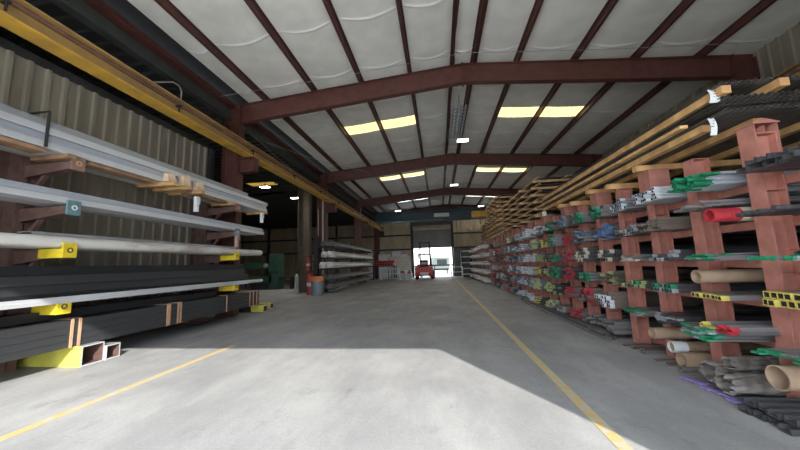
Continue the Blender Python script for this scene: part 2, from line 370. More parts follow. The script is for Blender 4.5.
# crane runway beams
for side, xc in (('left', -6.72), ('right', 8.95)):
    r = empty('crane_runway', 'yellow crane runway beam along the %s side' % side, 'beam', (xc, 18, 5.66), 'crane runway beams')
    Y0, Y1 = -18.6, 18.8
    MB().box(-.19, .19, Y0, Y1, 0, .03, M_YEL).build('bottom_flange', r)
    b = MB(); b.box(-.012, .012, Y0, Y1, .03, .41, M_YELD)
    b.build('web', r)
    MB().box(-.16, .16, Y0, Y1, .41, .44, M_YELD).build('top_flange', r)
    b = MB(); b.box(-.035, .035, Y0, Y1, .44, .50, M_RAIL); b.build('crane_rail', r)
    s = 1 if side == 'left' else -1
    b = MB(); b.box(s*.015, s*.075, Y0, Y1, .31, .38, M_RAIL); b.build('conductor_bar', r)
    for k in range(12):
        b = MB(); y = Y0+3.3*k+.9; b.box(s*.012, s*.16, y-.03, y+.03, .25, .29, M_DARK); b.cyl((s*.1, y, .12), (s*.1, y, .25), .02, M_DARK, 6); b.build('clip', r)
# blue bridge crane and hoist
cr = empty('bridge_crane', 'dark blue overhead bridge crane spanning the far end of the hall', 'crane', (1.1, 33, 6.13))
b = MB(); b.box(-7.7, 7.7, -.2, .2, .1, .16, M_BLUE); b.box(-7.7, 7.7, -.02, .02, .1, 1.1, M_BLUE); b.box(-7.7, 7.7, -.2, .2, 1.1, 1.16, M_BLUE); b.build('girder', cr)
b = MB(); b.box(-7.7, 7.7, .9, 1.3, .1, .16, M_BLUE); b.box(-7.7, 7.7, 1.08, 1.12, .1, 1.1, M_BLUE); b.box(-7.7, 7.7, .9, 1.3, 1.1, 1.16, M_BLUE); b.build('girder', cr)
for s in (-1, 1):
    b = MB(); b.box(s*7.83-.15, s*7.83+.15, -.8, 1.9, .03, .5, M_BLUE); b.build('end_truck', cr)
b = MB(); b.box(-1.4, .2, -.24, -.21, .35, .75, M_WHITE); b.build('capacity_plate', cr)
h = empty('hoist_trolley', 'yellow hoist trolley on the right part of the blue crane', 'hoist', (4.4, 32.27, 6.2))
b = MB(); b.box(-.8, .8, -.5, .3, -.05, .55, M_YEL); b.build('drum_housing', h)
MB().box(-.3, .3, -.7, -.5, .05, .45, M_YEL).build('motor', h)
MB().cyl((0, -.1, -.05), (0, -.1, -.8), .03, M_DARK, 8).build('cable', h)
b = MB(); b.box(-.12, .12, -.2, .0, -1.1, -.8, M_YEL); b.build('hook_block', h)

# ridge heater / gas tube frame
h = empty('ceiling_heater', 'grey slatted heater frame hanging between the ridge purlins', 'heater', (1.12, 11.9, 7.75))
b = MB(); b.box(-.28, -.22, 0, 3, 0, .12, M_GALV2); b.box(.22, .28, 0, 3, 0, .12, M_GALV2); b.build('side_rail', h)
b = MB(); b.cyl((-.08, 0, .08), (-.08, 3, .08), .05, M_GALV2, 10); b.cyl((.08, 0, .08), (.08, 3, .08), .05, M_GALV2, 10); b.build('burner_tube', h)
b = MB()
for k in range(11): b.box(-.25, .25, .05+.285*k, .1+.285*k, -.02, 0, M_GALV2)
b.build('slats', h)
for y in (.2, 2.8): MB().cyl((0, y, .1), (0, y, .68), .01, M_DARK, 6).build('hanger', h)
# high bay lamps
lamps = [(1.49, 15.3, 7.75, 'beside the hanging heater'), (1.49, 24.4, 7.75, 'under the ridge in the middle of the hall'), (-4.28, 33.6, 7.5, 'over the blue crane at the left'), (4.82, 33.9, 7.6, 'over the blue crane at the right'),
         (6.68, 27, 7.0, 'high behind the far timber stack'), (-10.7, 17.8, 6.7, 'nearest in the dark side bay'), (-10.35, 21.2, 6.7, 'second in the dark side bay')]
lens0 = None
for x, y, z, d in lamps:
    o = empty('high_bay_lamp', 'glowing white high bay lamp %s' % d, 'lamp', (x, y, z), 'high bay lamps')
    b = MB(); b.box(-.3, .3, -.2, .2, 0, .05, M_LAMPB); b.cyl((0, 0, .05), (0, 0, .18), .12, M_LAMPB, 12, .05); b.build('housing', o)
    MB().box(-.27, .27, -.17, .17, -.015, 0, M_LAMP).build('lens', o)
    MB().cyl((0, 0, .18), (0, 0, (zr(x)-.215 if x > -7 else zs(x)-.07)-z), .012, M_DARK, 6).build('stem', o)
    ld = bpy.data.lights.new('lamp_light', 'AREA'); ld.energy = 110; ld.size = .5; ld.color = (1, .95, .85); lo = bpy.data.objects.new('lamp_light', ld); C.objects.link(lo); lo.parent = o; lo.location = (0, 0, -.03)
# thin cables sweeping under the roof
for k, (a, e, sg, d) in enumerate([((-7.1, 9.0, 7.45), (1.0, 9.3, 8.25), .05, 'just before the nearest rafter, left slope'), ((1.2, 9.3, 8.25), (9.3, 9.2, 7.5), .05, 'just before the nearest rafter, right slope'), ((-7.1, 10.6, 6.9), (-7.1, 18.9, 6.6), .3, 'beside the left eave beyond the nearest column'), ((-6.9, 11.5, 6.8), (-4.3, 18.9, 7.6), .15, 'running diagonally to the second rafter')]):
    pts = [Vector(a).lerp(Vector(e), q/10)-Vector((0, 0, sg*math.sin(math.pi*q/10))) for q in range(11)]
    tag(MB().path(pts, .007, M_CABLE).build('bracing_cable'), 'thin pale bracing cable %s' % d, 'cable')
# conduits on the second left column
b = MB(); b.cyl((-7.3, 18.85, .0), (-7.3, 18.85, 6.4), .05, M_CABLE, 8); tag(b.build('conduit_pipe'), 'pale vertical conduit pipe on the second left column, thicker one', 'pipe')
b = MB(); b.cyl((-7.6, 18.85, .0), (-7.6, 18.85, 5.3), .03, M_CABLE, 8); tag(b.build('conduit_pipe'), 'thin vertical conduit pipe left of the thicker one', 'pipe')
b = MB(); b.box(-.38, .38, -.02, .02, 0, 7.2, M_BRC); b.box(-.40, -.36, -.2, .2, 0, 7.2, M_BRC); b.box(.36, .40, -.2, .2, 0, 7.2, M_BRC)
o = b.build('brown_column'); o.location = (-8.62, 19.1, 0); tag(o, 'brown steel column standing just left of the conduit pipes', 'column')
MB().box(-.5, .5, -.3, .3, 7.0, 7.05, M_BRC).build('cap_plate', o)
# conduit bend in the upper left
pts = [(-7.35, 6.6, 6.5), (-7.35, 7.4, 7.0), (-7.35, 7.6, 7.02), (-7.35, 7.7, 6.9), (-7.35, 7.7, 6.3)]
tag(MB().path(pts, .02, M_CABLE).build('conduit_bend'), 'bent thin conduit above the yellow runway at left', 'pipe')

# floor lines
for x, d in ((1.48, 'right'), (-4.4, 'left')):
    o = tag(MB().box(x-.06, x+.06, .5, 33 if x > 0 else 6.3, 0.0005, .004, M_LINE).build('floor_line'), 'worn yellow painted line on the %s side of the floor' % d, 'floor line', 'painted floor lines')

# ------------------------------------------------------------------ left cantilever rack
def hollow(b, x0, z0, w, hh, y0, y1, t, mt, em=None):
    b.prism(rect(w, hh, x0, z0), y0, y1, 'y', mt, em, hole=inset(w, hh, t, x0, z0))
ARMZ = [3.60, 2.80, 2.06, 1.12]
rk = empty('cantilever_rack', 'rusty brown cantilever rack along the left wall', 'rack', (-7.55, 0, 0))
TIPX = 1.25
tipm = [mat('rust_tip', (.28, .17, .12), .7, 0, .3, 12), mat('teal_tip', (.13, .24, .26), .6, 0, .3, 12), M_TIP, M_TIP]
for ci, Y in enumerate((.2, 4.55, 9.0)):
    b = MB(); b.box(-.25, .25, Y-.01, Y+.01, .03, 4.4, M_ARM); b.box(-.25, -.22, Y-.13, Y+.13, 0, 4.4, M_ARM); b.box(.22, .25, Y-.13, Y+.13, 0, 4.4, M_ARM); b.build('column', rk)
    b = MB(); b.box(-.3, .26, Y-.15, Y+.15, 0, .03, M_ARM); b.build('base', rk)
    for li, z in enumerate(ARMZ):
        b = MB()
        vs = [(.25, Y-.08, z-.02), (.25, Y+.08, z-.02), (TIPX-.02, Y+.08, z-.02), (TIPX-.02, Y-.08, z-.02), (.25, Y-.08, z-.26), (.25, Y+.08, z-.26), (TIPX-.02, Y+.08, z-.14), (TIPX-.02, Y-.08, z-.14)]
        b.add(vs, [(0, 3, 2, 1), (4, 5, 6, 7), (0, 4, 7, 3), (1, 2, 6, 5), (0, 1, 5, 4), (3, 7, 6, 2)], M_ARM)
        b.beam((.25, Y, z-.62), (.62, Y, z-.2), .06, .06, M_ARM)
        a = b.build('arm', rk)
        tm = tipm[li]
        b = MB(); b.box(TIPX-.02, TIPX+.02, Y-.10, Y+.10, z-.17, z+.08, tm)
        if tm is M_TIP: b.box(TIPX-.5, TIPX-.02, Y-.085, Y+.085, z-.17, z-.0155, tm)
        b.prism(ring(.05, 14), TIPX+.02, TIPX+.024, 'x', PAINT['grey']) if False else None
        t = b.build('arm_tip', a)
        rg = MB(); pr = [(Y+.045*math.cos(q*math.pi/8), z-.045+.045*math.sin(q*math.pi/8)) for q in range(16)]; hl = [(Y+(p-Y)*.6, z-.045+(q_-z+.045)*.6) for p, q_ in pr]
        rg.prism(pr, TIPX+.02, TIPX+.026, 'x', M_STRAP if li == 0 else M_DARK if li > 1 else M_PAPER, hole=hl); a2 = rg.build('ring_mark', a)
OX = -6.3
def member(name, x0, z0, w, hh, y0, y1, mt, label, cat, group, t=.006, em=None):
    b = MB(); hollow(b, 0, 0, w, hh, 0, y1-y0, t, mt, em); o = b.build(name, None, (x0, y0, z0)); tag(o, label, cat, group); return o
def channel(name, x0, z0, w, hh, y0, y1, mt, label, cat, group, t=.012):
    b = MB(); b.prism([(0, 0), (w, 0), (w, t), (t, t), (t, hh-t), (w, hh-t), (w, hh), (0, hh)][::1], 0, y1-y0, 'y', mt)
    b2 = MB(); b2.prism([(w, 0), (w, hh), (0, hh), (0, hh-t), (w-t, hh-t), (w-t, t), (0, t), (0, 0)], 0, y1-y0, 'y', mt)
    o = b2.build(name, None, (x0, y0, z0)); tag(o, label, cat, group); return o
# top level: stack of bright galvanised tubes
cols_top = [M_GALV, M_BLUEG, M_GALV, M_GALV2, M_GALV2]
for r_ in range(5):
    for c_ in range(4):
        if r_ == 4 and c_ in (0,): continue
        jt = rnd.uniform(-.03, .03)
        z0 = 3.685+r_*.122; x0 = OX-.02-.2*(c_+1)-(0, .03, .0, .045, .12)[r_]+rnd.uniform(-.004, .004)
        y1 = 10.72+jt if r_ < 3 else 9.6+jt
        o = member('galvanised_tube', x0, z0, .192, .112, .9+jt, y1, cols_top[r_], 'bright galvanised box tube on the topmost arms of the left rack, %s row' % ['bottom', 'second', 'third', 'fourth', 'topmost'][r_], 'steel tube', 'galvanised tubes on the topmost arms, row %s' % ['bottom', 'second', 'third', 'fourth', 'topmost'][r_], .01, M_GALV2)
# timbers under the top stack
tl = [(.2, .9), (.8, .75), (4.17, .75), (6.1, .75), (6.5, .75), (6.95, .75), (8.5, .75), (10.3, .75)]
names = ['behind the viewpoint edge', 'left of the nearest arm', 'on the nearest arm', 'midway along', 'just past midway', 'third of the three midway', 'near the far arm', 'at the far end']
for (y, L_), nm in zip(tl, names):
    b = MB(); b.box(-L_, .22 if 6 < y < 7 else .03, -.06, .06, 0, .075, M_WOOD2 if y < 6 else M_WOOD); o = b.build('timber_block', None, (OX+.02, y+.25, 3.603)); tag(o, 'timber spacer under the topmost galvanised stack, %s' % nm, 'timber', 'timbers under the topmost stack')
for (ya, yb), d in zip(((1.3, 4.1), (4.75, 6.1), (7.0, 8.5)), ('at the left edge', 'right of the nearest arm', 'in the middle')):
    b = MB(); b.box(-.3, -.03, ya, yb, 0, .06, M_WOOD2); o = b.build('timber_plank', None, (OX+.0, 0, 3.606)); tag(o, 'weathered plank lying lengthwise under the topmost galvanised stack, %s' % d, 'plank', 'planks under the topmost stack')
for y, s_, d in ((6.32, 1.3, 'left one'), (6.75, 1.9, 'middle one'), (7.2, 1.5, 'right-hand one')):
    b = MB(); h_ = .15*s_
    vs = [(0, -.12, 0), (.15, -.11, 0), (.16, .12, 0), (0, .11, 0), (.01, -.10, h_), (.14, -.12, h_*.8), (.15, .05, h_*1.1), (0, .10, h_)]
    b.add(vs, [(3, 2, 1, 0), (4, 5, 6, 7), (0, 1, 5, 4), (1, 2, 6, 5), (2, 3, 7, 6), (3, 0, 4, 7)], M_WOODP)
    o = b.build('wood_offcut', None, (OX+.03, y, 3.683)); tag(o, 'pale broken wood offcut beside the topmost galvanised stack, %s' % d, 'wood', 'wood offcuts beside the top stack')
# band round the near part of the top stack
b = MB(); b.box(0, .012, -.022, .022, 0, .60, M_DARK); b.box(-.82, .012, -.022, .022, .608, .62, M_DARK); o = b.build('black_strap', None, (OX-.012, 4.08, 3.69)); tag(o, 'black strap around the top galvanised stack at left', 'strap')
# second level: bluish channels
for r_ in range(2):
    for c_ in range(3):
        channel('steel_channel', OX-.02-.24*(c_+1), 2.83+r_*.105, .23, .10, .9, 10.55-.1*r_, M_BLUEG if r_ else M_GALV, '%s galvanised channel on the second arms of the left rack' % ('upper bluish' if r_ else 'lower pale'), 'steel channel', '%s channels on the second arms' % ('upper' if r_ else 'lower'))
# hanging rags
for y, z, L_, d, mt in ((10.35, 3.60, .35, 'below the far end of the top stack', M_PAPER), (9.0, 2.74, .45, 'below the second arms at the far column', mat('reddish_rag', (.45, .3, .28), .8, 0, .4, 9)), (7.3, 3.55, .4, 'below the top stack near its middle', M_PAPER)):
    b = MB()
    for q in range(4): b.box(-.05-.01*q, .03+.012*math.sin(q*2), -.06+.014*q, .07-.01*q, -L_*(q+1)/4, -L_*q/4, mt)
    o = b.build('hanging_rag', None, (OX, y, z)); tag(o, 'small hanging rag %s' % d, 'rag', 'rags hanging on the left rack')
# third level: pale pipes and a grey angle
for c_ in range(4):
    b = MB(); n = 16; b.prism([(p, q) for p, q in ring(.095, n)], 0, 9.65-.1*(c_ % 2), 'y', M_WHT, None, hole=ring(.085, n))
    for i in range(len(b.sm)): b.sm[i] = i < 2*n
    o = b.build('pale_pipe', None, (OX-.11-.2*c_, .8, 2.06+.097)); tag(o, 'pale rust-streaked pipe lying on the third arms of the left rack', 'pipe', 'pale pipes on the third arms')
channel('steel_channel', OX-.55, 2.265, .3, .06, 4.2, 9.3, M_GALV2, 'grey channel lying on top of the pale pipes of the left rack', 'steel channel', None)
# fourth level: dark box tubes and a bright edge strip
b = MB(); b.cyl((0, .8, 0), (0, 10.45, 0), .055, M_GALV, 12); b.box(-.05, .05, .8, 9.6, -.055, .055, M_GALV); o = b.build('bright_pipe', None, (OX-.03, 0, 1.18)); tag(o, 'bright galvanised pipe at the front edge of the fourth arms', 'pipe')
ROWN = ['bottom', 'second', 'third', 'fourth', 'topmost']
for r_ in range(4):
    for c_ in range(3):
        member('dark_box_tube', OX-.12-.21*(c_+1)-(.04 if r_ % 2 else 0), 1.135+r_*.155, .20, .15, .9, 9.9-.25*(r_ > 1), M_BLK if (r_+c_) % 3 else M_BLK2, 'dark mill-finish box tube on the fourth arms of the left rack, %s row' % ROWN[r_], 'steel tube', 'dark tubes on the fourth arms, %s row' % ROWN[r_], .01, M_BLK2)
# base level: strapped bundle
bd = empty('tube_bundle', 'orange-strapped bundle of long dark tubes at the foot of the left rack', 'tube bundle', (OX-.1, 0, .352))
proto = None
for r_ in range(4):
    for c_ in range(4):
        if proto is None:
            b = MB(); hollow(b, 0, 0, .155, .113, .9, 10.45, .008, M_BLK, M_BLK2); proto = b.build('tube', bd, (-.16, 0, 0))
        else: copy_to(proto, (-.16*(c_+1), rnd.uniform(-.03, .03), r_*.117), bd)
for y in (4.78, 4.9, 6.7, 6.76, 7.0, 7.08, 8.75, 9.9, 10.1, 10.3):
    b = MB(); b.box(0, .012, y-.022, y+.022, -.012, .472, M_STRAP); b.box(-.65, .012, y-.022, y+.022, .47, .482, M_STRAP); b.box(-.65, -.64, y-.022, y+.022, 0, .47, M_STRAP); b.build('strap', bd)
for c_ in range(2):
    member('dark_box_tube', OX-.52-.2*c_, .84, .19, .15, .9, 8.6, M_BLK2, 'dark box tube lying on top of the strapped bundle, set back', 'steel tube', 'dark tubes on top of the strapped bundle', .01)
# yellow-ended rectangular tubes on the floor
for x0, x1, y0, d, ycol in ((-7.98, -6.26, 4.86, 'front one at the left edge of the picture', True), (-7.98, -6.24, 5.25, 'rear one at the left edge of the picture', False),
                            (-8.0, -6.55, 11.0, 'front one beyond the rack', None), (-8.0, -6.72, 11.75, 'rear one beyond the rack', None)):
    b = MB(); hh = .345; L_ = x1-x0; w_ = .37 if ycol else .26; hh = .345 if ycol else .26 if ycol is False else .22
    mt = M_TUBEY if ycol else M_GALV if ycol is False else M_BLK
    pr = rect(w_, hh); 
    b.prism(rect(w_, hh), 0, L_, 'x', M_GALV2 if ycol is not None else M_BLK, M_GALV, hole=inset(w_, hh, .02), holemt=M_ARM)
    o = b.build('rectangular_tube', None, (x0, y0, .002)); tag(o, 'rectangular steel tube on the floor, %s' % d, 'steel tube', 'rectangular tubes on the floor')
    p = MB()
    if ycol: p.box(0, L_, -.004, 0, .0, hh, M_TUBEY)
    elif ycol is None: p.box(L_-.5, L_, -.004, 0, 0, hh, M_TUBEY); p.box(L_-.5, L_, 0, w_, hh, hh+.003, M_TUBEY)
    else: p.box(L_-.06, L_, -.004, 0, .0, hh, M_WHITE)
    p.build('painted_face', o)

# ------------------------------------------------------------------ right storage rack
P0, DP = 3.88, .875; NP = 21
LV = [.60, 1.06, 1.52, 1.98, 2.44]
rr_ = empty('storage_rack', 'long red-oxide pigeonhole rack along the right side', 'rack', (3.6, 0, 0))
def post_mesh(top, M_RED=M_RED):
    b = MB(); b.box(0, .016, -.088, .088, 0, top, M_RED); b.box(.20, .216, -.088, .088, 0, top, M_RED); b.box(.016, .2, -.006, .006, 0, top, M_RED)
    for z in LV[::2]: b.box(.016, .2, -.09, .09, z-.16, z-.15, M_RED)
    b.box(-.0, .216, -.092, .092, top, top+.012, M_RED); return b
pA = post_mesh(2.93).build('post', rr_, (0, P0, 0)); pB = post_mesh(2.93).build('post', rr_, (0, P0+DP, 0))
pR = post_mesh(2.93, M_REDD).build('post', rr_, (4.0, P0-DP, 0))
ypost = [P0+DP*k for k in range(-1, NP)]
for k, y in enumerate(ypost):
    if k not in (1, 2): copy_to(pA, (0, y, 0), rr_)
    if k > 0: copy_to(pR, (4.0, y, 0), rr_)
    if k % 2 == 1 or k > 8:
        b = MB()
        if k == 1:
            b.box(-.012, 0, -.10, .10, 2.60, 3.05, M_RED); b.box(.216, .228, -.10, .10, 2.60, 3.05, M_RED); b.box(0, .216, .088, .10, 2.60, 3.05, M_RED); b.box(.09, .10, -.092, .088, 2.944, 3.02, M_RED)
            vs = [(-.03, -.12, 3.05), (-.03, .12, 3.05), (.24, .12, 3.05), (.24, -.12, 3.05), (.08, -.12, 3.10), (.08, .12, 3.10), (-.03, -.12, 3.04), (.24, -.12, 3.04), (.24, .12, 3.04), (-.03, .12, 3.04)]
            b.add(vs, [(0, 4, 5, 1), (4, 3, 2, 5), (0, 3, 4), (1, 5, 2), (0, 6, 7, 3), (1, 2, 8, 9), (0, 1, 9, 6), (2, 3, 7, 8)], M_RED)
        else:
            b.box(-.05, .0, -.14, .14, 2.70, 3.04, M_RED); b.box(.216, .266, -.14, .14, 2.70, 3.04, M_RED); b.box(0, .216, -.14, -.092, 2.70, 3.04, M_RED); b.box(0, .216, .092, .14, 2.70, 3.04, M_RED); b.box(-.05, .266, -.14, .14, 3.04, 3.05, M_RED)
        b.build('post_cap', rr_, (0, y, 0))
for z in LV:
    for x in (.22, 3.9):
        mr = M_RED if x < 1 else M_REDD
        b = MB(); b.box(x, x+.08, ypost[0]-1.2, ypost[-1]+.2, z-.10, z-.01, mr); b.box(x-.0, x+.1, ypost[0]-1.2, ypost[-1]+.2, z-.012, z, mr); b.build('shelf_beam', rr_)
for k, y in enumerate(ypost[::2]):
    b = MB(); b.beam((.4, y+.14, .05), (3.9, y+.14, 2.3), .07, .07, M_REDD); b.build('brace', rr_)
for x in (.3, 3.95):
    b = MB(); b.box(x, x+.12, ypost[0]-1.2, ypost[-1]+.2, 0, .1, M_RED); b.build('sill_beam', rr_)

# bar prototypes, lying along +x with the end at the origin
PRO = {}
def bar_mesh(kind, sz, body, end, L=4.6):
    key = (kind, sz, body.name, end, L)
    if key in PRO: return PRO[key]
    b = MB(); em = PAINT[end] if end else body; d = .2 if kind == 'angle' and end == 'green' and L == 4.6 and body is M_BARW else .085
    segs = [(0, d, em), (d, L, body)] if end else [(0, L, body)]
    for a0, a1, mt in segs:
        hm = M_DARK if end else None
        if kind == 'round':
            b.cyl((a0, 0, sz/2), (a1, 0, sz/2), sz/2, mt, 8)
        elif kind == 'pipe':
            n = 12; c0 = len(b.sm); b.prism([(p, q+sz/2) for p, q in ring(sz/2, n)], a0, a1, 'x', mt, em, hole=[(p, q+sz/2) for p, q in ring(sz/2*.76, n)], holemt=M_DARK)
            for i in range(c0, c0+2*n): b.sm[i] = True
        elif kind == 'square':
            t = sz*.15; b.prism(rect(sz, sz, -sz/2, 0), a0, a1, 'x', mt, em, hole=inset(sz, sz, t, -sz/2, 0), holemt=M_DARK)
        elif kind == 'flat': b.box(a0, a1, -sz/2, sz/2, 0, sz*.22, mt)
        elif kind == 'angle':
            t = sz*.16; h = sz*.5; b.prism([(-h, 0), (0, h), (h, 0), (h-t, 0), (0, h-t*1.0), (-h+t, 0)], a0, a1, 'x', mt, em)
        elif kind == 'channel':
            t = sz*.14; h = sz*.5; b.prism([(-h, 0), (-h, h), (-h+t, h), (-h+t, t), (h-t, t), (h-t, h), (h, h), (h, 0)], a0, a1, 'x', mt, em)
    o = b.build('bar'); me = o.data; bpy.data.objects.remove(o); PRO[key] = me; return me
HT = dict(round=1, pipe=1, square=1, flat=.22, angle=.5, channel=.5)
def heap(y0, y1, z, kind, sz, n, rs):
    """positions for n bars packed in rows"""
    pitch = sz*1.06; per = max(1, int((y1-y0)/pitch)); out = []; row = 0
    hh = HT[kind]*sz; step = hh*1.04+.002
    zmax = z+.33
    while len(out) < n and z+row*step+hh < zmax:
        cnt = per-row if kind in ('round', 'pipe') else per
        if cnt < 1: break
        off = (y1-y0-(cnt-1)*pitch)/2
        for c in range(cnt):
            if len(out) >= n: break
            out.append((y0+off+c*pitch, z+row*step))
        row += 1
        if kind in ('round', 'pipe'): step = sz*.9+.002
    return out
KN = dict(round='steel rod', pipe='steel pipe', square='square tube', flat='flat bar', angle='angle bar', channel='steel channel')
LN = ['floor level', 'lowest shelf', 'second shelf', 'third shelf', 'fourth shelf', 'top shelf']
COLW = dict(green='green', yellow='yellow', red='red', blue='blue', purple='purple', white='white', olive='olive', lime='pale green', dark='black', grey='grey', rust='rust-brown', pale='beige', slate='slate blue')
def bayname(k): return 'bay at the right edge' if k == -1 else 'first full bay from right' if k == 0 else '%s full bay from right' % ORD[min(k, 21)]
FLR = .112
def lz(l): return FLR if l == 0 else LV[l-1]+.002
def loose(k, l, kind, sz, n, body, end, prot=.3, jit=.1, dy=(0, 0), dz=0, extra='', tilt=.01):
    y0 = P0+DP*k+.105+.03+sz/2+dy[0]; y1 = P0+DP*(k+1)-.105-.03-sz/2-dy[1]
    if k == -1: y0 = P0-.105-.75; y1 = P0-.14-sz/2
    nm = KN[kind].replace(' ', '_')
    rs = random.Random(k*31+l*7+int(sz*1000))
    alt = {'green': 'grey', 'white': 'slate', 'yellow': 'yellow', 'olive': 'green', 'pale': 'rust', 'grey': 'dark', 'dark': 'dark'}.get(end)
    for y, z in heap(y0, y1, lz(l)+dz, kind, sz, n, rs):
        u = rs.random(); e_ = end if u < .68 or not end or (k, l) == (0, 5) else None if u < .86 or end == 'yellow' else alt
        if end == 'yellow' and e_ is None and u < .95: e_ = 'yellow'
        me = bar_mesh(kind, sz, body, e_)
        lab = '%s %s, %s of right rack, %s' % (KN[kind], ('with %s end' % COLW[e_]) if e_ else 'with bare end', LN[l], bayname(k))
        o = bpy.data.objects.new(nm, me); C.objects.link(o); o.location = (3.6-prot+rs.uniform(-jit, jit)*(1.0 if rs.random() < .8 else 1.6), y, z)
        roll = {'angle': rs.choice([0, 0, .35, -.35]), 'flat': rs.uniform(-.05, .05), 'channel': rs.uniform(-.06, .06)}.get(kind, 0)
        o.rotation_euler = (roll, 0, rs.uniform(-.003, .003))
        tag(o, lab, KN[kind].split()[-1] if kind != 'square' else 'tube', lab.replace(' bar ', ' bars ').replace(' rod ', ' rods '))
def bundle(k, l, kind, sz, n, body, end, prot=.22, jit=.05, dz=0, tilt=0):
    y0 = P0+DP*k+.105+.03+sz/2; y1 = P0+DP*(k+1)-.105-.03-sz/2; yc = (y0+y1)/2
    me = bar_mesh(kind, sz, body, end); lab = 'bundle of %ss, mostly %s ends, %s, %s' % (KN[kind], COLW[end] if end else 'bare', LN[l], bayname(k))
    e = empty('bar_bundle', lab, 'bar bundle', (3.6-prot, yc, lz(l)+dz), 'bar bundles in the right rack')
    rs = random.Random(k*31+l*7)
    mebare = bar_mesh(kind, sz, body, None)
    for y, z in heap(y0-yc, y1-yc, 0, kind, sz, n, rs):
        o = bpy.data.objects.new('bar', me if rs.random() < .72 else mebare); C.objects.link(o); o.parent = e; o.location = (rs.uniform(-jit, jit)*(1 if rs.random() < .8 else 2), y, z)
        o.rotation_euler = ({'angle': rs.choice([0, 0, .3, -.3]), 'flat': rs.uniform(-.05, .05), 'channel': rs.uniform(-.06, .06)}.get(kind, 0), 0, 0)
# near bays, bar by bar (k, level, kind, size, count, body, end, prot, jitter)
near = [
 (-1, 5, 'channel', .11, 10, M_BARD, None, .32, .1), (-1, 4, 'round', .05, 13, M_BARD, 'dark', .42, .1), (-1, 3, 'channel', .08, 10, M_BAR, 'green', .42, .12), (-1, 2, 'square', .07, 20, M_BAR, 'yellow', .30, .03),
 (-1, 1, 'flat', .085, 16, M_BAR, 'green', .42, .1),
 (0, 5, 'angle', .075, 24, M_BARW, 'green', .42, .07), (0, 4, 'round', .04, 14, M_BAR, None, .35, .12), (0, 3, 'flat', .085, 18, M_BAR, 'green', .38, .09), (0, 2, 'square', .055, 9, M_BAR, 'yellow', .36, .04), (0, 1, 'flat', .11, 20, M_BAR, 'green', .55, .05),
 (1, 5, 'pipe', .055, 26, M_BARW, 'white', .35, .06), (1, 4, 'channel', .085, 20, M_BARR, None, .30, .12), (1, 3, 'channel', .1, 9, M_BARD, 'grey', .25, .05), (1, 2, 'square', .06, 14, M_BARD, 'green', .30, .03), (1, 1, 'flat', .14, 12, M_BARD, 'grey', .30, .05),
 (2, 5, 'pipe', .055, 26, M_BAR, 'white', .28, .04), (2, 4, 'square', .055, 20, M_BARD, 'grey', .24, .03), (2, 3, 'flat', .12, 12, M_BAR, 'pale', .25, .06), (2, 2, 'square', .06, 12, M_BARD, 'olive', .22, .05), (2, 1, 'flat', .11, 12, M_BAR, 'green', .25, .06),
]
for a in near: loose(*a, dz=.19 if a[:2] == (0, 4) else 0)
# secondary piles lying on top of the first
loose(-1, 3, 'flat', .06, 5, M_BARR, 'red', .34, .05, dz=.09); loose(-1, 1, 'flat', .06, 6, M_BARD, 'blue', .36, .06, dz=.052)
# mid and far bays as bundles
ends = {3: [None, 'white', 'olive', 'pale', 'blue', 'green'], 4: [None, 'red', 'green', 'pale', 'slate', 'green'], 5: ['red', 'red', 'red', 'red', 'red', 'slate'], 6: ['grey', 'olive', 'green', 'green', 'green', 'green'],
        7: ['lime', 'lime', 'lime', 'lime', 'yellow', 'white'], 8: ['yellow', 'lime', 'yellow', 'olive', 'lime', 'white'], 9: ['white', 'grey', 'white', 'white', 'grey', 'white'], 10: ['white', 'slate', 'white', 'grey', 'white', 'grey'],
        11: ['slate', 'slate', 'slate', 'slate', 'slate', 'grey'], 12: ['slate', 'grey', 'slate', 'grey', 'slate', 'olive']}
kinds = ['square', 'channel', 'pipe', 'angle', 'flat', 'square']
for k in range(3, NP-1):
    for l in range(6):
        rs = random.Random(k*101+l*3)
        e = ends.get(k, [rs.choice(['slate', 'grey', 'rust', 'white', 'red', 'grey']) for _ in range(6)])[l]
        kd = kinds[(k*5+l*3) % 6]
        if k in (3,) and l == 5: kd = 'square'
        sz = {'square': .075, 'pipe': .075, 'channel': .1, 'angle': .1, 'flat': .12}[kd]
        n = {'square': 22, 'pipe': 19, 'channel': 22, 'angle': 22, 'flat': 34}[kd]
        if l == 0: n = int(n*.7)
        n = int(n*rs.uniform(.7, 1.15)); 
        if k > 9: sz *= 1.3; n = int(n*.62)
        body = rs.choice([M_BAR, M_BARD, M_BAR, M_BARR]) if k < 9 or k > 11 else M_BARW
        bundle(k, l, kd, sz, n, body, e, prot=rs.uniform(.14, .34), jit=rs.uniform(.02, .08))
# steel lying on the floor in the near bays
def tube_thing(name, x, y, z, r, L, mt, label, cat, wall=.012, grp=None, rz=0, inner=None):
    n = 24; b = MB(); b.prism(ring(r, n), 0, L, 'x', mt, None, hole=ring(r-wall, n))
    for i in range(2*n): b.sm[i] = True
    if inner: pass
    o = b.build(name, None, (x, y, z)); o.rotation_euler = (0, 0, rz); tag(o, label, cat, grp); return o
tube_thing('cardboard_tube', 3.26, 5.46, .40, .085, 2.6, M_CARD, 'tan cardboard tube, topmost of three on the floor level', 'cardboard tube', grp='cardboard tubes at the foot of the rack')
t2 = tube_thing('cardboard_tube', 3.40, 5.24, .25, .075, 2.6, M_CARD, 'cardboard tube with torn wrapped end, middle of three on the floor level', 'cardboard tube', grp='cardboard tubes at the foot of the rack')
MB().prism(ring(.08, 16), -.03, .16, 'x', M_PAPER, hole=ring(.068, 16)).build('torn_wrap', t2)
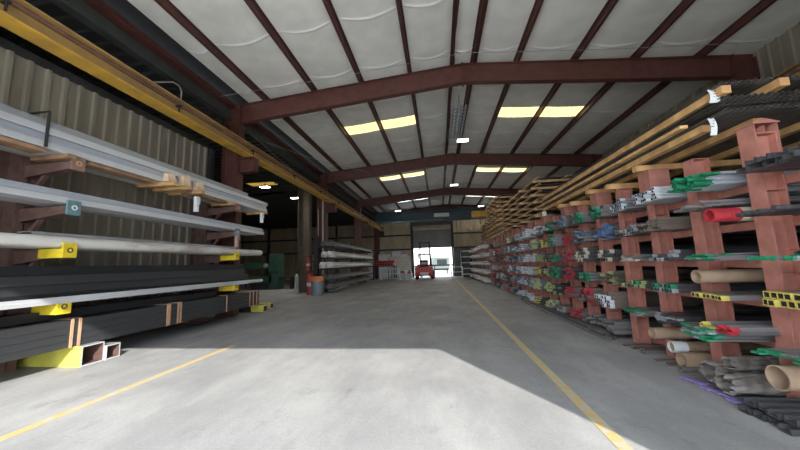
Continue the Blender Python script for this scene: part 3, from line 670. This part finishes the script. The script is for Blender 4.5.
tube_thing('cardboard_tube', 3.36, 5.06, .115, .105, 2.6, M_CARD, 'tan cardboard tube, lowest and frontmost of three on the floor level', 'cardboard tube', grp='cardboard tubes at the foot of the rack')
tube_thing('cardboard_tube', 3.32, 4.52, 1.06+.155+.1, .085, 2.4, M_CARD, 'tan cardboard tube on yellow-ended square tubes on the second shelf', 'cardboard tube')
tube_thing('cardboard_tube', 3.18, 3.55, .40, .115, 2.5, M_CARD, 'wide cardboard tube at the bottom right corner of the rack', 'cardboard tube')
def crumple(o, amp, seed):
    rs = random.Random(seed); me = o.data; vs = [v.co.copy() for v in me.vertices]
    n = 26; rings = 12; 
    import bmesh
    b = bmesh.new(); r = max(abs(v.y) for v in vs); L_ = max(v.x for v in vs)
    dr = [[rs.uniform(-amp, amp) for _ in range(n)] for _ in range(rings)]
    rows = []
    for k_, sc in ((0, 1.0), (1, .86)):
        row = []
        for i in range(rings):
            x = L_*(i/(rings-1))**1.6
            row.append([b.verts.new((x+(dr[i][j]*2.2 if i == 0 else 0), (r*sc+dr[i][j])*math.cos(2*math.pi*j/n)*1.06, (r*sc+dr[i][j])*math.sin(2*math.pi*j/n)*.92)) for j in range(n)])
        rows.append(row)
    for k_ in (0, 1):
        for i in range(rings-1):
            for j in range(n):
                f = [rows[k_][i][j], rows[k_][i][(j+1) % n], rows[k_][i+1][(j+1) % n], rows[k_][i+1][j]]
                b.faces.new(f if k_ else f[::-1])
    for i in (0, rings-1):
        for j in range(n): b.faces.new([rows[0][i][j], rows[0][i][(j+1) % n], rows[1][i][(j+1) % n], rows[1][i][j]][::(1 if i == 0 else -1)])
    mt = me.materials[0]; m2 = bpy.data.meshes.new('wrapped_tube'); b.to_mesh(m2); b.free(); m2.materials.append(mt); o.data = m2
for i, (x, y, z, r) in enumerate(((3.16, 4.34, .20, .12), (3.08, 4.03, .17, .11), (3.26, 4.18, .345, .07))):
    o = tube_thing('wrapped_tube', x, y, z, r, 2.5, M_WRAPD, 'grey film-wrapped tube on the floor level, %s' % ('left of the post', 'right and frontmost', 'smallest one on top')[i], 'wrapped tube', grp='film wrapped tubes at the foot of the rack'); crumple(o, .014, i)
t = tube_thing('red_tube', 3.27, 4.12, 1.983+.083, .083, 3.0, PAINT['red'], 'large tube with red painted end on the fourth shelf', 'tube', wall=.02)
MB().prism(ring(.086, 16), .30, .52, 'x', mat('cream_tape', (.65, .58, .45), .7), hole=ring(.0835, 16)).build('cream_band', t)
o = t; 
for cl, y0_, n_ in (('yellow', 4.30, 4), ('red', 4.08, 6)):
    me = bar_mesh('angle', .075, M_BAR, cl)
    for i in range(n_):
        o = bpy.data.objects.new('angle_bar', me); C.objects.link(o); o.location = (3.12+.02*(i % 2), y0_-.075*(i % 3), .602+.0255*4+.006+.045*(i//3)); o.rotation_euler = (.25*(i % 2)-.1, 0, 0)
        tag(o, 'angle bar with bright %s end lying over green-ended flats, first full bay from right' % cl, 'bar', '%s ended angles on the lowest shelf' % cl)
# bright aluminium angle offcuts scattered among the fourth shelf of the second bay, floor flats, purple ends
for i in range(7):
    me = bar_mesh('flat', .1, M_BAR, 'purple'); o = bpy.data.objects.new('flat_bar', me); C.objects.link(o); o.location = (3.05+.03*(i % 3), 4.62-.11*i, .012+.0*i); o.rotation_euler = (0, 0, 0); tag(o, 'flat bar with purple end poking from the floor level by the first full bay', 'bar', 'purple ended flat bars on the floor')
for i in range(8):
    me = bar_mesh('channel', .11, M_BARD, None, 3.2); o = bpy.data.objects.new('steel_channel', me); C.objects.link(o); o.location = (2.98+.02*(i % 3)+.035*(i//4), 3.72-.125*(i % 4), .004+.075*(i//4)); tag(o, 'dark bare channel piled on the floor in the bottom right corner', 'channel', 'dark channels in the bottom right corner')
for k in (1, 2, 3):
    for i in range(8):
        me = bar_mesh('flat', .09, M_BARR if i % 2 else M_BAR, None, 3.2); o = bpy.data.objects.new('flat_bar', me); C.objects.link(o); o.location = (3.22+.03*((i*7) % 5)+.02*k, P0+DP*k+.16+.098*(i % 6), .004+.022*(i//6)); tag(o, 'rusting flat bar lying on the floor under the rack %s' % bayname(k), 'bar', 'flat bars on the floor ' + bayname(k))
# long flats along the foot of the rack
for i in range(4):
    b = MB(); b.box(-.04, .04, 0, 5.5, 0, .018, M_BARD if i % 2 else M_BAR); o = b.build('edge_flat', None, (3.34+.055*i if i < 2 else 3.33+.06*(i-2), 5.75+.3*i, .05 if i < 2 else .07)); o.location = (3.18+.0*i+.09*(i % 2), 6.6+.4*i, .003+.021*(i//2)); tag(o, 'long flat bar lying lengthwise along the foot of the rack', 'bar', 'long flats along the foot of the rack')

# ------------------------------------------------------------------ timber and sheet stacks on top of the right rack
def plank(x0, x1, y0, y1, z0, z1, label, grp, mt=M_WOOD, name='timber_beam'):
    b = MB(); cx, cy = (x0+x1)/2, (y0+y1)/2; b.box(x0-cx, x1-cx, y0-cy, y1-cy, 0, z1-z0, mt); o = b.build(name, None, (cx, cy, z0)); return tag(o, label, 'timber', grp)
ZC = 3.052
cross = [P0+DP*k for k in (2, 4, 6)]
for i, y in enumerate(cross):
    plank(3.42, 6.9, y-.05, y+.05, ZC, ZC+.095, 'cross timber resting on a capped rack post, %s from the right edge' % ORD[i], 'cross timbers on the post caps')
for i, y in enumerate([P0+DP*k for k in (3, 5)]):
    b = plank(3.40, 6.9, y-.05, y+.05, 2.945, ZC+.0, 'lower cross timber above an open post top, %s from the right edge' % ORD[i], 'lower cross timbers', M_WOOD if i != 0 else M_WOOD)
Z1 = ZC+.098
lr = [('left edge', 3.46), ('second from the left edge', 3.95), ('third from the left edge', 4.7), ('fourth from the left edge', 5.5)]
for nm, x in lr:
    plank(x-.05, x+.05, {3.46: 4.2, 3.95: 4.1}.get(x, 4.05), 10.3, Z1, Z1+.09, 'long timber under the lower sheet stack, %s' % nm, 'long timbers under the lower sheet stack')
def sheet(x0, x1, y0, y1, z, label, grp, pitch=.07, amp=.022, th=.006, mt=M_SHEET):
    n = int((x1-x0)/pitch); pts = []
    for i in range(n): pts += [(x0+i*pitch, 0), (x0+i*pitch+pitch*.35, 0), (x0+i*pitch+pitch*.5, amp), (x0+i*pitch+pitch*.85, amp)]
    pts.append((x0+n*pitch, 0)); cx, cy = (x0+x1)/2, (y0+y1)/2; N = len(pts)
    b = MB(); vs = [(p-cx, y, q+t) for y in (y0-cy, y1-cy) for t in (0, th) for p, q in pts]
    fs = []
    for i in range(N-1):
        fs += [(i, i+1, 2*N+i+1, 2*N+i), (N+i, 3*N+i, 3*N+i+1, N+i+1), (i, N+i, N+i+1, i+1), (2*N+i, 2*N+i+1, 3*N+i+1, 3*N+i)]
    fs += [(0, 2*N, 3*N, N), (N-1, 2*N-1, 4*N-1, 3*N-1)]
    b.add(vs, fs, mt); o = b.build('corrugated_sheet', None, (cx, cy, z)); return tag(o, label, 'sheet', grp)
Z2 = Z1+.092
for i in range(6):
    dx = (.0, .03, .05, .02, .06, .04)[i]; dyy = (0, .0, .05, .02, .0, .05)[i]
    sheet(3.36+dx, 6.6, 3.86+dyy, 10.3+.1*(i % 2), Z2+.0295*i+(.05 if i > 1 else 0), 'brown-grey corrugated steel sheet in the lower stack above the rack, %s from the bottom' % ORD[i], 'corrugated sheets in the lower near stack')
for nm, x in (('left edge', 3.33), ('second from the left edge', 4.2)):
    plank(x-.05, x+.04, 4.35, 10.1, Z2+.029+.002, Z2+.029+.046, 'thin lath between the lowest sheets, %s' % nm, 'thin laths between the lowest sheets')
Z3 = Z2+.0295*6+.052
for nm, x, y0 in (('left edge', 3.44, 3.84), ('second from the left edge', 3.98, 3.78), ('third from the left edge', 4.85, 3.8), ('fourth from the left edge', 5.6, 3.8)):
    plank(x-.05, x+.05, y0, 10.25, Z3, Z3+.095, 'long timber between the sheet stacks, %s' % nm, 'long timbers between the sheet stacks')
for i in range(2):
    sheet(3.36+.02*i, 6.6, 3.86, 10.35, Z3+.098+.03*i, 'dark corrugated sheet on the very top of the near stack, %s' % ('lower' if i == 0 else 'upper'), 'top sheets of the near stack')
# tags
def flag(loc, w, h, label, rz=0):
    b = MB(); n = 6; vs = []
    for i in range(n+1):
        t = i/n
        for s in (0, 1): vs.append((w*s, -.03*math.sin(t*3)-.0, -h*t)); 
    vs += [(x, y+.004, z) for x, y, z in vs]
    k = 2*(n+1); fs = [(2*i, 2*i+1, 2*i+3, 2*i+2) for i in range(n)]+[(k+2*i, k+2*i+2, k+2*i+3, k+2*i+1) for i in range(n)]
    b.add(vs, fs, M_PAPER); 
    for i in range(3): b.box(.03, w-.03-.02*i, -.038, -.034, -h*.25-.035*i, -h*.25-.035*i+.008, PAINT['dark'])
    o = b.build('paper_tag', None, loc); o.rotation_euler = (0, 0, rz); return tag(o, label, 'tag', 'paper tags on the right rack')
flag((3.33, 3.95, Z3+.11), .11, .17, 'large white paper tag on the end of the near timber')
flag((3.34, 4.02, Z1+.1), .07, .22, 'narrow white paper tag hanging under the corrugated sheets')
flag((3.34, 10.2, Z1-.02), .12, .15, 'small white tag where the near and middle stacks meet')
# middle and far stacks: many layers of cross timbers and thin sheets
def layered(y0, y1, z0, layers, dz, nc, who, x0=3.42, x1=6.6):
    z = z0
    for L_ in range(layers):
        for c_ in range(nc):
            y = y0+.1+(y1-y0-.2)*c_/(nc-1); sk = rnd.uniform(-.10, .08)
            plank(x0-.08+sk, x1, y-.045, y+.045, z, z+.085, 'cross timber in the %s stack, %s layer up, %s from the front' % (who, ORD[L_], ORD[c_]), 'cross timbers in the %s stack' % who, M_WOODB)
        for q, xx in enumerate((x0+.02, x0+1.0)):
            plank(xx, xx+.1, y0-.25+rnd.uniform(-.12, .12), y1+rnd.uniform(-.1, .1), z+.087, z+.087+.045, 'lengthwise board in the %s stack, %s layer up, %s' % (who, ORD[L_], ('outer', 'inner')[q]), 'lengthwise boards in the %s stack' % who, M_WOODB)
        b = MB(); b.box(-1.6, 1.6, -(y1-y0)/2, (y1-y0)/2, 0, .02, M_SHEET); o = b.build('steel_sheet', None, ((x0+x1)/2+.05, (y0+y1)/2, z+.134)); tag(o, 'thin dark steel sheet in the %s stack, %s layer up' % (who, ORD[L_]), 'sheet', 'steel sheets in the %s stack' % who)
        z += dz
    return z
layered(10.95, 16.9, ZC, 6, .245, 5, 'middle')
layered(17.6, 21.8, ZC, 9, .26, 5, 'farther')
layered(22.6, 26.6, ZC, 6, .25, 5, 'farthest', 3.7)

# far rack with pale pipes
fr = empty('pipe_rack', 'pale grey rack of white pipes at the far right', 'rack', (3.5, 0, 0))
yy = [22.0+1.5*i for i in range(8)]
for y in yy: MB().box(0, .2, y-.08, y+.08, 0, 3.04, M_RED).build('post', fr)
for y in yy: MB().box(2.6, 2.8, y-.08, y+.08, 0, 3.04, M_RED).build('post', fr)
FL = [.12, .72, 1.32, 1.92, 2.5]
for z in FL[1:]:
    for x in (.21, 2.5): MB().box(x, x+.09, 21.8, 32.7, z-.1, z-.005, M_RED).build('shelf_beam', fr)
for x in (.21, 2.5): MB().box(x, x+.09, 21.8, 32.7, 0, .11, M_RED).build('sill_beam', fr)
for i in range(7):
    for j, z in enumerate(FL):
        e = empty('pipe_bundle', 'bundle of white pipes in the far pale rack, %s level, %s bay' % (ORD[j], ORD[i]), 'pipe bundle', (3.15+rnd.uniform(-.12, .1), 22.75+1.5*i, z), 'pipe bundles in the far pale rack')
        me = bar_mesh('pipe', .15, M_WRAP, 'white', 3.4)
        for y, zz in heap(-.58, .58, 0, 'pipe', .15, rnd.choice((8, 12, 14)), rnd):
            o = bpy.data.objects.new('pipe', me); C.objects.link(o); o.parent = e; o.location = (rnd.uniform(-.08, .08), y, zz)

# ------------------------------------------------------------------ second left rack
rk2 = empty('cantilever_rack', 'dark cantilever rack of wrapped sheets beyond the orange-lidded bin', 'rack', (-7.45, 17.7, 0))
LZ = [.30, .85, 1.50, 2.15, 2.85]
for y in (.5, 4.4, 8.4, 11.2):
    MB().box(-.15, .1, y-.1, y+.1, 0, 3.5, M_DARK).build('column', rk2)
    for z in LZ: MB().box(.1, 1.18, y-.06, y+.06, z-.1, z-.005, M_DARK).build('arm', rk2)
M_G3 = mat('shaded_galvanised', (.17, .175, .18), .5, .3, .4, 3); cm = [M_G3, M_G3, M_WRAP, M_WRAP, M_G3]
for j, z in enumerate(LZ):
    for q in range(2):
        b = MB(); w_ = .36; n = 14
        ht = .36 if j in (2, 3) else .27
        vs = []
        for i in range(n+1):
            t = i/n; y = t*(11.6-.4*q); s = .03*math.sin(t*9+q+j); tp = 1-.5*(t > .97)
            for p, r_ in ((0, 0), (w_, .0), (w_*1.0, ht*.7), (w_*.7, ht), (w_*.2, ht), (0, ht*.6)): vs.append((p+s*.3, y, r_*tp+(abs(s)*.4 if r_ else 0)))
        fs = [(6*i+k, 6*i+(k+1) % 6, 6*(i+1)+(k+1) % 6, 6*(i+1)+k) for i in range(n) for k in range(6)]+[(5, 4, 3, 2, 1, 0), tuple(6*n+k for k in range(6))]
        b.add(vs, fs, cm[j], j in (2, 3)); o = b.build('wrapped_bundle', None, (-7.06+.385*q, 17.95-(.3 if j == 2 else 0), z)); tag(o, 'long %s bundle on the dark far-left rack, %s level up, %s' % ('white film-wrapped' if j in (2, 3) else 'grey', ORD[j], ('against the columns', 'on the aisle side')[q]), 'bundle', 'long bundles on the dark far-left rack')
# bin, extinguishers, cylinder
o = empty('waste_bin', 'grey-blue drum bin with an orange lid rim', 'bin', (-6.95, 17.1, 0))
MB().cyl((0, 0, 0), (0, 0, .78), .33, M_DRUM, 20, .36).build('drum', o); MB().cyl((0, 0, .78), (0, 0, 1.05), .40, M_ORANGE, 20, .38).build('lid', o)
def exting(x, y, z, s, label, mt=M_EXT):
    o = empty('fire_extinguisher', label, 'fire extinguisher', (x, y, z))
    b = MB(); b.cyl((0, 0, 0), (0, 0, .55*s), .1*s, mt, 14); b.cyl((0, 0, .55*s), (0, 0, .65*s), .1*s, mt, 14, .04*s); b.build('cylinder', o)
    MB().cyl((0, 0, .25*s), (0, 0, .36*s), .103*s, M_WHITE, 14).build('label_band', o); MB().box(-.03*s, .12*s, -.02*s, .02*s, .66*s, .74*s, M_DARK).build('handle', o); return o
exting(-7.6, 17.6, 0, 1.9, 'tall red cylinder extinguisher on the floor beside the orange-lidded bin')
exting(-8.2, 18.72, 1.35, 1.3, 'red fire extinguisher mounted on the brown column')
o = empty('gas_cylinder', 'pale green gas cylinder left of the brown column', 'gas cylinder', (-8.75, 18.3, 0)); mg = mat('pale_green', (.45, .52, .46), .5)
b = MB(); b.cyl((0, 0, 0), (0, 0, 1.05), .14, mg, 16); b.cyl((0, 0, 1.05), (0, 0, 1.22), .14, mg, 16, .05); b.build('cylinder', o); MB().cyl((0, 0, 1.22), (0, 0, 1.34), .04, M_DARK, 8).build('valve', o)
# green saw machine in the side bay
o = empty('saw_machine', 'dark green band saw machine in the side bay', 'machine', (-12.6, 22.6, 0))
b = MB(); b.box(-2.0, 0, -.5, .6, .5, 1.0, M_MACH); b.box(-1.7, -.2, -.4, .5, .0, .5, M_DARK); b.build('bed', o)
b = MB(); b.box(-.2, .5, -.5, .5, 0, 2.7, M_MACH); b.box(-.22, .52, -.52, -.5, 1.2, 1.35, M_DARK); b.build('upright', o)
b = MB(); b.box(-2.2, -.2, -.35, .35, 1.55, 2.05, M_MACH); b.build('saw_head', o); MB().box(.5, 1.6, -.3, .3, .8, .9, M_DARK).build('outfeed_table', o)
b = MB(); b.box(1.4, 1.5, -.3, .3, 0, .8, M_DARK); b.build('leg', o)
MB().cyl((-.5, -.52, 1.8), (-.5, -.36, 1.8), .16, M_GALV2, 16).build('wheel_cover', o)
o = empty('workbench', 'dark workbench left of the green saw machine', 'workbench', (-16.6, 24, 0)); MB().box(-1, 1, -.4, .4, .85, .92, M_WOOD2).build('bench_top', o)
for x in (-.9, .9):
    for y in (-.3, .3): MB().box(x-.04, x+.04, y-.04, y+.04, 0, .85, M_DARK).build('leg', o)
o = empty('tool_cabinet', 'dark steel cabinet behind the brown column', 'cabinet', (-9.9, 23.4, 0)); MB().box(-.5, .5, -.3, .3, 0, 2.1, M_DARK).build('body', o); MB().box(-.46, -.02, -.32, -.3, .1, 2.0, M_FASC).build('door', o); MB().box(.02, .46, -.32, -.3, .1, 2.0, M_FASC).build('door', o)

# ------------------------------------------------------------------ forklift seen from behind
f = empty('forklift', 'red counterbalance forklift parked before the bright doorway', 'forklift', (-1.5, 32.3, 0)); f.scale = (1.4, 1.2, 1.15)
b = MB()
prof = [(-1.0, .3), (-1.05, .6), (-1.0, 1.05), (-.55, 1.15), (-.5, .35)]
vs = [(s*.62, p, q) for s in (-1, 1) for p, q in prof]; b.add(vs, [(4, 3, 2, 1, 0), (5, 6, 7, 8, 9)]+[(i, (i+1) % 5, 5+(i+1) % 5, 5+i) for i in range(5)], M_FRED); b.build('counterweight', f)
b = MB(); b.box(-.6, .6, -.5, 1.2, .3, .95, M_FRED); b.box(-.6, .6, -.5, .3, .95, 1.12, M_FRED); b.box(-.55, .55, 1.1, 1.35, .35, 1.3, M_FRED); b.build('body', f)
b = MB(); b.box(-.28, .28, -.1, .4, 1.12, 1.25, M_RUB); b.box(-.28, .28, -.2, -.08, 1.12, 1.7, M_RUB); b.build('seat', f)
for x, y in ((-.5, -.5), (.5, -.5), (-.5, 1.1), (.5, 1.1)): MB().beam((x, y, 1.0), (x*.9, y*.8+.06, 2.15), .06, .06, M_DARK, (0, 1, 0)).build('guard_post', f)
b = MB(); b.box(-.5, .5, -.4, 1.0, 2.15, 2.2, M_DARK)
for q in range(7): b.box(-.5, .5, -.38+.2*q, -.32+.2*q, 2.2, 2.24, M_DARK)
b.build('guard_roof', f)
for x in (-.38, .38): MB().box(x-.06, x+.06, 1.42, 1.58, .1, 3.45, M_DARK).build('mast_rail', f)
b = MB(); 
for z in (.4, 2.2, 3.3): b.box(-.4, .4, 1.44, 1.54, z, z+.1, M_DARK)
b.build('mast_crossbar', f)
b = MB(); b.box(-.6, .6, 1.6, 1.66, .25, .35, M_DARK); b.box(-.6, .6, 1.6, 1.66, .75, .85, M_DARK); b.build('carriage', f)
for x in (-.3, .3): MB().box(x-.06, x+.06, 1.62, 2.7, .08, .13, M_DARK).build('fork', f)
for x, y, r in ((-.55, -.55, .28), (.55, -.55, .28), (-.6, 1.15, .34), (.6, 1.15, .34)):
    wl = MB().cyl((x-.1*(1 if x > 0 else -1), y, r), (x+.12*(1 if x > 0 else -1), y, r), r, M_RUB, 20).build('wheel', f)
    MB().cyl((x+.12*(1 if x > 0 else -1), y, r), (x+.135*(1 if x > 0 else -1), y, r), r*.5, M_WHITE, 14).build('hub', wl)
MB().cyl((0, -.3, 2.24), (0, -.3, 2.36), .06, M_ORANGE, 10).build('beacon', f)
b = MB(); b.box(-.3, .3, -1.07, -1.04, .42, .62, M_WHITE); b.build('rear_plate', f)
b = MB(); b.cyl((-.2, -.7, 1.36), (.2, -.7, 1.36), .15, M_GALV2, 14); b.build('gas_bottle', f)

# ------------------------------------------------------------------ things by the back wall
def cage(name, x, y, w_, d_, h_, n, label, cat, mt=M_WHITE, grp=None):
    o = empty(name, label, cat, (x, y, 0), grp)
    for sx in (-1, 1):
        for sy in (-1, 1): MB().box(sx*w_/2-.04, sx*w_/2+.04, sy*d_/2-.04, sy*d_/2+.04, 0, h_, mt).build('post', o)
    for k in range(n):
        z = .12+(h_-.16)*k/(n-1); MB().box(-w_/2, w_/2, -d_/2, d_/2, z, z+.05, mt).build('shelf', o)
    return o
c = cage('white_shelving', -5.0, 31.5, 1.9, .7, 1.15, 3, 'low white metal shelving left of the forklift', 'shelving')
cage('white_shelving', 1.75, 32.0, 1.1, .7, 1.15, 3, 'low white metal shelving right of the doorway', 'shelving')
o = empty('dark_locker', 'tall dark cabinet right of the doorway behind white shelving', 'cabinet', (2.55, 34.8, 0)); MB().box(-.9, .9, -.3, .3, 0, 3.2, M_DARK).build('body', o); MB().box(-.8, -.03, -.33, -.3, .1, 3.1, M_FASC).build('door', o); MB().box(.03, .8, -.33, -.3, .1, 3.1, M_FASC).build('door', o)
o = empty('shelving_unit', 'white-edged shelving filled with parts beside the dark cabinet', 'shelving', (2.85, 33.2, 0))
for z in (.3, .9, 1.5, 2.1, 2.7): MB().box(-.5, .5, -.4, .4, z, z+.08, M_WHITE).build('shelf', o)
for sx in (-.5, .5): MB().box(sx-.04, sx+.04, -.4, .4, 0, 2.9, M_DARK).build('post', o)
for x0, x1, z0, z1, y, lb in ((-7.0, -5.6, .1, 2.8, 35.6, 'left of the three'), (-5.5, -4.4, .1, 3.15, 36.2, 'middle of the three'), (-4.3, -3.65, .1, 2.7, 35.9, 'slim one nearest the doorway')):
    b = MB(); b.box(x0, x1, y, y+.12, z0-.09, z1, M_WHITE); b.box(x0+.1, x1-.1, y-.01, y, z0+.1, z1-.1, M_PAPER); o = b.build('wall_board'); tag(o, 'large pale panel leaning by the back wall, %s' % lb, 'panel', 'pale panels by the back wall')
b = MB(); b.box(-1.35, 1.35, -.05, .05, 0, 1.6, mat('pale_board', (.6, .6, .55), .6)); o = b.build('white_board', None, (-4.6, 35.3, .9)); tag(o, 'wide pale board on legs left of the doorway', 'board')
for s in (-1.2, 1.2): MB().box(s-.04, s+.04, -.04, .04, -.9, 0, M_DARK).build('leg', o)
for i in range(14):
    b = MB(); b.cyl((0, 0, 0), (0, 1.4, 0), .145, PAINT['red'], 10); b.cyl((0, -.01, 0), (0, 0, 0), .07, M_DARK, 8)
    o = b.build('red_roll', None, (-6.75+.3*(i % 7)+(.15 if i > 6 else 0), 32.3, 1.625+.27*(i//7))); tag(o, 'red roll in the pile on the dark trestle at the far left', 'roll', 'red rolls on the trestle')
o = empty('trestle', 'dark trestle table carrying red rolls at the far left', 'table', (-5.8, 33.0, 0)); MB().box(-1.15, 1.15, -.8, .8, 1.38, 1.475, M_DARK).build('table_top', o)
for x in (-1.1, 1.1):
    for y in (-.7, .7): MB().box(x-.06, x+.06, y-.06, y+.06, 0, 1.38, M_DARK).build('leg', o)
o = empty('white_post', 'white upright panel at the end of the dark far-left rack', 'panel', (-7.25, 32.4, 0)); MB().box(-.2, .2, -.06, .06, 0, 3.0, M_WHITE).build('board', o)
for i, (x, y, s_) in enumerate(((-3.9, 32.6, .8), (-3.2, 33.4, .7))):
    o = empty('parts_crate', 'grey crate with red box on the floor left of the forklift, %s' % ('larger' if i == 0 else 'smaller'), 'crate', (x, y, 0)); MB().box(-.4*s_, .4*s_, -.3, .3, 0, .8*s_, M_GALV2).build('body', o); MB().box(-.3*s_, .3*s_, -.25, .25, .8*s_, 1.1*s_, M_FRED).build('red_box', o)
# outside beyond the doorway
b = MB(); b.box(-16, 20, 58, 58.4, -.004, 9, mat('pale_building', (.8, .8, .78), .7)); o = b.build('far_building'); tag(o, 'pale sunlit building across the yard beyond the doorway', 'building')
o = empty('box_trailer', 'grey-green box trailer outside the doorway', 'trailer', (.2, 46, 0)); mt_ = mat('trailer_green', (.22, .27, .26), .5); MB().box(-1.6, 1.3, -1, 1.5, .8, 2.4, mt_).build('body', o)
MB().box(-.5, .9, -1.03, -1, 1.3, 2.1, M_DARK).build('window', o); MB().box(-1.5, 1.2, -.9, 1.4, .5, .8, M_DARK).build('chassis', o)
for x in (-1.2, .9): MB().cyl((x-.12, -.6, .4), (x+.12, -.6, .4), .4, M_RUB, 16).build('wheel', o)
o = empty('barrier_rail', 'dark horizontal barrier rail outside the doorway', 'barrier', (-.6, 40, 0)); MB().box(-2.6, 2.6, -.06, .06, 1.2, 1.4, M_DARK).build('rail', o)
for x in (-2.5, 0, 2.5): MB().box(x-.06, x+.06, -.06, .06, -.003, 1.2, M_DARK).build('post', o)
